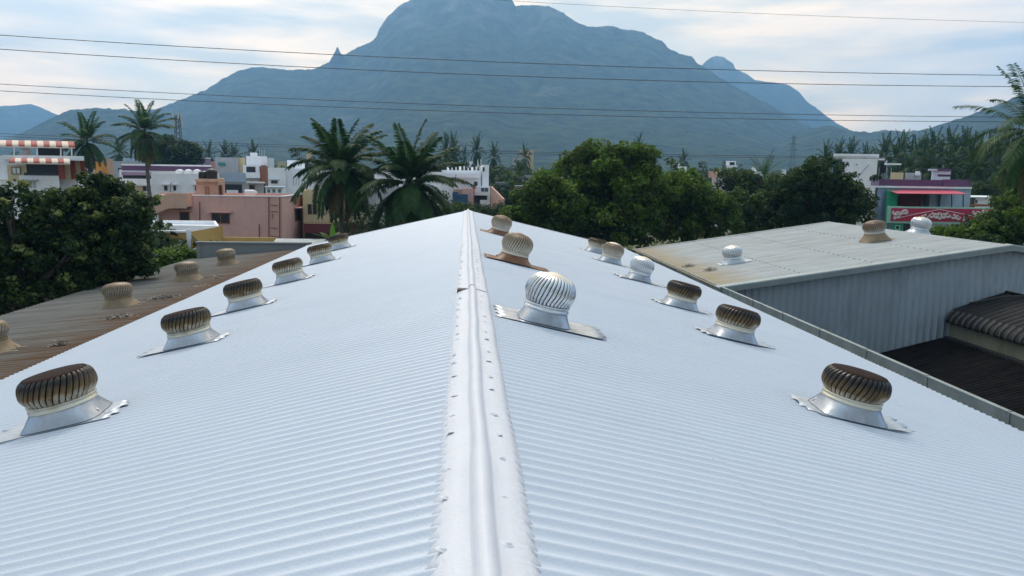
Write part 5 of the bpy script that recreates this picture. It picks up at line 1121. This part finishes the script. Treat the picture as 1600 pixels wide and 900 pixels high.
# near left pair
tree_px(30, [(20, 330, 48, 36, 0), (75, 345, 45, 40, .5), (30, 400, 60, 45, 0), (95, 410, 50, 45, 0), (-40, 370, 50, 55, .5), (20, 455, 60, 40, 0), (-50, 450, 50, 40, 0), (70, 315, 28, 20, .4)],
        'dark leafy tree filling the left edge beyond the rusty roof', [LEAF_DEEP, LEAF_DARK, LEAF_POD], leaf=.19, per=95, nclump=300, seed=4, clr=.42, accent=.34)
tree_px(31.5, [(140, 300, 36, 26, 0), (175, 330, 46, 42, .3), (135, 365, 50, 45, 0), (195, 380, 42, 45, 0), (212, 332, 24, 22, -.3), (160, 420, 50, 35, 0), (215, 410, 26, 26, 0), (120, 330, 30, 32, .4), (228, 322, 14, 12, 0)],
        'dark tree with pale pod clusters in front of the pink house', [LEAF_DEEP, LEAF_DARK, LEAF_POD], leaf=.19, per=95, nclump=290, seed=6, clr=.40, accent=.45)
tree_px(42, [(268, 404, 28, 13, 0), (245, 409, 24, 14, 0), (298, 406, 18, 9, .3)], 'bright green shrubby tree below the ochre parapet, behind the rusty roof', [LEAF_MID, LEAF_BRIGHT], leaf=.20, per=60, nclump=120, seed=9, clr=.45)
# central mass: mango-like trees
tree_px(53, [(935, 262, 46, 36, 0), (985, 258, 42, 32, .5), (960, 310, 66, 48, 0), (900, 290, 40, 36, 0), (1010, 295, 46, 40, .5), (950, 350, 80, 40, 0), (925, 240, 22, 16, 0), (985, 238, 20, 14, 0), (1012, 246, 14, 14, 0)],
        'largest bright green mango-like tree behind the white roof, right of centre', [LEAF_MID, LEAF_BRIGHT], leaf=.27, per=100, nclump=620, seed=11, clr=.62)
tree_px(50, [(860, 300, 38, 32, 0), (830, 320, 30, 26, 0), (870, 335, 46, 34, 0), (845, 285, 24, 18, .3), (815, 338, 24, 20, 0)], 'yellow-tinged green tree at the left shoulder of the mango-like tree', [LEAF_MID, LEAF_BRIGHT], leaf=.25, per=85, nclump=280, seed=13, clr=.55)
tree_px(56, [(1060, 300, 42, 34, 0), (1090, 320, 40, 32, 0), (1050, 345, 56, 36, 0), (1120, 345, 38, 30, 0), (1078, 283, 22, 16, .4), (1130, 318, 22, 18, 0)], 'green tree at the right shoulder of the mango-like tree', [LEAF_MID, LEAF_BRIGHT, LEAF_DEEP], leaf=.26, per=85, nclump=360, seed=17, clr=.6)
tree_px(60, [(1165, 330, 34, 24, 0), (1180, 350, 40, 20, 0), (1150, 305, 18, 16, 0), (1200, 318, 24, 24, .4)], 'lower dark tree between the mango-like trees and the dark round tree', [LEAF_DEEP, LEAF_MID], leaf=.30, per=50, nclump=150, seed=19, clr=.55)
tree_px(88, [(1155, 292, 26, 24, 0), (1135, 280, 18, 16, 0), (1180, 300, 26, 28, 0), (1215, 300, 22, 26, 0)], 'mid-distance tree around the slender palm', [LEAF_FAR, LEAF_MID], leaf=.42, per=50, nclump=140, seed=20, clr=.8)
tree_px(58, [(1285, 285, 50, 36, 0), (1250, 305, 44, 36, 0), (1320, 310, 42, 34, 0), (1280, 335, 66, 26, 0), (1225, 325, 30, 24, 0), (1345, 325, 18, 20, 0), (1275, 258, 24, 16, 0)],
        'dense dark round tree left of the tall white house', [LEAF_DEEP, LEAF_DARK], leaf=.28, per=70, nclump=420, seed=23, clr=.55)
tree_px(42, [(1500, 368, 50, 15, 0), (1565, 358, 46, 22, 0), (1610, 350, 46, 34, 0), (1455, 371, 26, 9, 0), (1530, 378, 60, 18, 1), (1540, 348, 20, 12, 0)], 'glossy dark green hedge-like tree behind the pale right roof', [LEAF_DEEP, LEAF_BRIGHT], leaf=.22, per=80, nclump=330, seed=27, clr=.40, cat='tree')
tree_px(62, [(1582, 318, 26, 22, 0), (1610, 310, 30, 30, 0), (1575, 340, 28, 14, 0)], 'loose yellow-green tree under the right edge palm', [LEAF_MID, LEAF_BRIGHT], leaf=.28, per=50, nclump=170, seed=29, clr=.55)
tree_px(100, [(1545, 295, 30, 14, 0), (1585, 290, 34, 18, 0), (1530, 300, 20, 10, 0)], 'green tree below the palm grove at the right', [LEAF_MID, LEAF_FAR], leaf=.45, per=40, nclump=110, seed=31, clr=.8)
tree_px(150, [(265, 232, 18, 13, 0), (285, 238, 24, 15, 0), (270, 250, 30, 12, 0), (300, 245, 16, 12, 0)], 'dark round tree in front of the telecom mast, left', [LEAF_DARK, LEAF_DEEP], leaf=.7, per=60, nclump=150, seed=37, clr=1.1)
# shrubs just past the far end of the white roof
for i, (x, y, rx, rz, Yp, lb) in enumerate(((778, 330, 14, 14, 70, 'small conical dark tree just beyond the ridge end'), (750, 330, 22, 9, 75, 'low green bush left of the conical tree beyond the ridge'), (715, 326, 22, 8, 80, 'low green bush below the blue tarpaulin'), (800, 335, 18, 11, 66, 'yellow-green bush right of the conical tree'), (690, 335, 24, 12, 62, 'dark bush under the second near palm'), (560, 352, 40, 24, 60, 'dark bush under the near palm trunk'), (610, 345, 50, 26, 62, 'dark thicket between the two near palm trunks'))):
    tree_px(Yp, [(x, y, rx, rz, 0), (x+rx*.5, y+rz*.6, rx*.7, rz*.8, .3)], lb, [LEAF_MID if i in (1, 2, 3) else LEAF_DEEP, LEAF_FAR if i != 3 else LEAF_BRIGHT], leaf=.24, per=50, nclump=50, seed=50+i, clr=.5, name='bush', cat='bush', trunk_r=.08)
# banana plant
p = at(519, 368, 46); t = thing('banana_plant', (p.x, 46, 0), 'young banana plant with one upright bright leaf behind the farthest left-slope vent', 'banana plant')
MB().tube([(0, 0, 0), (0, 0, p.z-.3)], [.14, .09], 8).build('stem', BANANA, t, True)
def bleaf(az, el, L, wd):
    mb = MB(); n = 10; pos = Vector((0, 0, p.z-.4)); e = el; Q = []
    for i in range(n+1):
        d = Vector((math.cos(az)*math.cos(e), math.sin(az)*math.cos(e), math.sin(e))); s = Vector((-math.sin(az), math.cos(az), 0)); w_ = wd*math.sin(min(i/n*1.05+.05, 1)*math.pi)**.6
        Q += [tuple(pos-s*w_+Vector((0, 0, -w_*.15))), tuple(pos), tuple(pos+s*w_+Vector((0, 0, -w_*.15)))]; pos = pos+d*L/n; e -= (1.5-el*.9)/n if el < 1.3 else .01
    mb.add(Q, [(i*3+j, i*3+j+1, i*3+j+4, i*3+j+3) for i in range(n) for j in range(2)]); mb.build('leaf', BANANA if el > 1.3 else LEAF_MID, t, True)
bleaf(1.4, 1.5, 1.25, .17)
for k in range(6): bleaf(k*1.05+.3, .75, 1.5, .2)
# far trees: one thing per tree
TR = []
for k, (m_, sd) in enumerate(((([LEAF_FAR, LEAF_MID]), 61), (([LEAF_FAR, LEAF_DEEP]), 62), (([LEAF_DEEP, LEAF_FAR]), 63), (([LEAF_FAR]), 64))):
    TR.append(tree(0, -80, 0, [(0, 0, 6.4, 3.6, 2.6), (2.4, 0, 5.0, 2.6, 2.2), (-2.4, .4, 5.2, 2.7, 2.2), (.5, -2, 5.4, 2.6, 2.2), (0, 2, 5.2, 2.6, 2.0), (.3, 0, 3.4, 3.6, 1.8)], 'x', m_, leaf=.75, per=36, nclump=110, seed=sd, clr=1.1))
used = [False]*4
def far_tree(x, yp, s, label, group):
    k = random.randrange(4); rot = (0, 0, random.uniform(0, 6.28)); sc2 = (s*random.uniform(.9, 1.25), s*random.uniform(.9, 1.2), s*random.uniform(.85, 1.15))
    if not used[k]: o = TR[k]; used[k] = True; o.location = (x, yp, 0); o.rotation_euler = rot
    else: o = copy_tree(TR[k], (x, yp, 0), rot)
    o.scale = sc2; o['label'] = label; o['group'] = group
def band(n, x0, x1, Y0_, Y1_, s0, s1, label, group):
    for i in range(n):
        px = x0+(x1-x0)*(i+random.uniform(.1, .9))/n; Yp = random.uniform(Y0_, Y1_); p = at(px, 300, Yp); far_tree(p.x, Yp, random.uniform(s0, s1), unique('green tree', px, Yp, (Y0_+Y1_)/2, group), group)
band(16, 640, 880, 165, 260, 1.05, 1.45, 'broad green tree in the tree belt behind the central white house', 'tree belt behind the central white house')
band(8, 770, 800, 135, 160, .9, 1.2, 'green tree in the gap left of the mango-like trees', 'trees in the central gap')
band(26, 1040, 1340, 200, 330, 1.1, 1.55, 'far green tree in the belt between mango-like trees and tall white house', 'far tree belt on the right')
band(10, 1120, 1300, 120, 170, .8, 1.0, 'mid-distance green tree behind the dark round tree on the right', 'mid-distance trees on the right')
band(18, 300, 500, 215, 300, 1.15, 1.5, 'far green tree behind the white town blocks on the left', 'far tree belt on the left')
band(16, -30, 260, 170, 290, 1.0, 1.4, 'far green tree behind the striped awning house', 'far trees at the far left')
band(16, 1350, 1620, 165, 240, .95, 1.2, 'green tree among the palms of the right grove', 'trees inside the palm grove')
band(10, 480, 640, 150, 260, 1.1, 1.5, 'far green tree seen past the near palms', 'far trees behind the near palms')
band(8, 640, 700, 85, 110, .7, .9, 'green tree just right of the second near palm', 'trees by the second near palm')
band(7, -10, 240, 50, 62, .62, .85, 'green tree behind the dark left trees, before the awning house', 'trees before the awning house')
# the far wooded plain, one mass
def woodland():
    rs = np.random.RandomState(77); cl = []
    for i in range(2600):
        Yp = 330+900*rs.rand()**1.3; px = rs.uniform(-150, 1750); d = at(px, 280, Yp); cl.append(((d.x, Yp, rs.uniform(3, 7.5)+Yp*.003), rs.uniform(4.5, 9.5)*(.7+Yp/1800), int(rs.rand() < .4)))
    V, F_, mi = leaf_cloud(rs, cl, 1.9, 2.4, flat=.62); V[:, 2] = np.maximum(V[:, 2], .3)
    tag(npmesh('woodland', V, F_, [LEAF_FAR, LEAF_DEEP], mi=mi), 'far wooded plain reaching the foot of the mountain', 'woodland', kind='stuff')
woodland()
def undergrowth():
    rs = np.random.RandomState(78); cl = []
    for i in range(900):
        Yp = rs.uniform(41.5, 150); px = rs.uniform(-60, 1680); d = at(px, 280, Yp)
        if abs(d.x) < 10 and Yp < 43: continue
        cl.append(((d.x, Yp, rs.uniform(.2, 1.2)), rs.uniform(.7, 1.9), int(rs.rand() < .4)))
    V, F_, mi = leaf_cloud(rs, cl, 18, .5); V[:, 2] = np.maximum(V[:, 2], .02)
    tag(npmesh('undergrowth', V, F_, [LEAF_MID, LEAF_DEEP], mi=mi), 'low scrub and weeds on open ground between the houses', 'undergrowth', kind='stuff')
undergrowth()
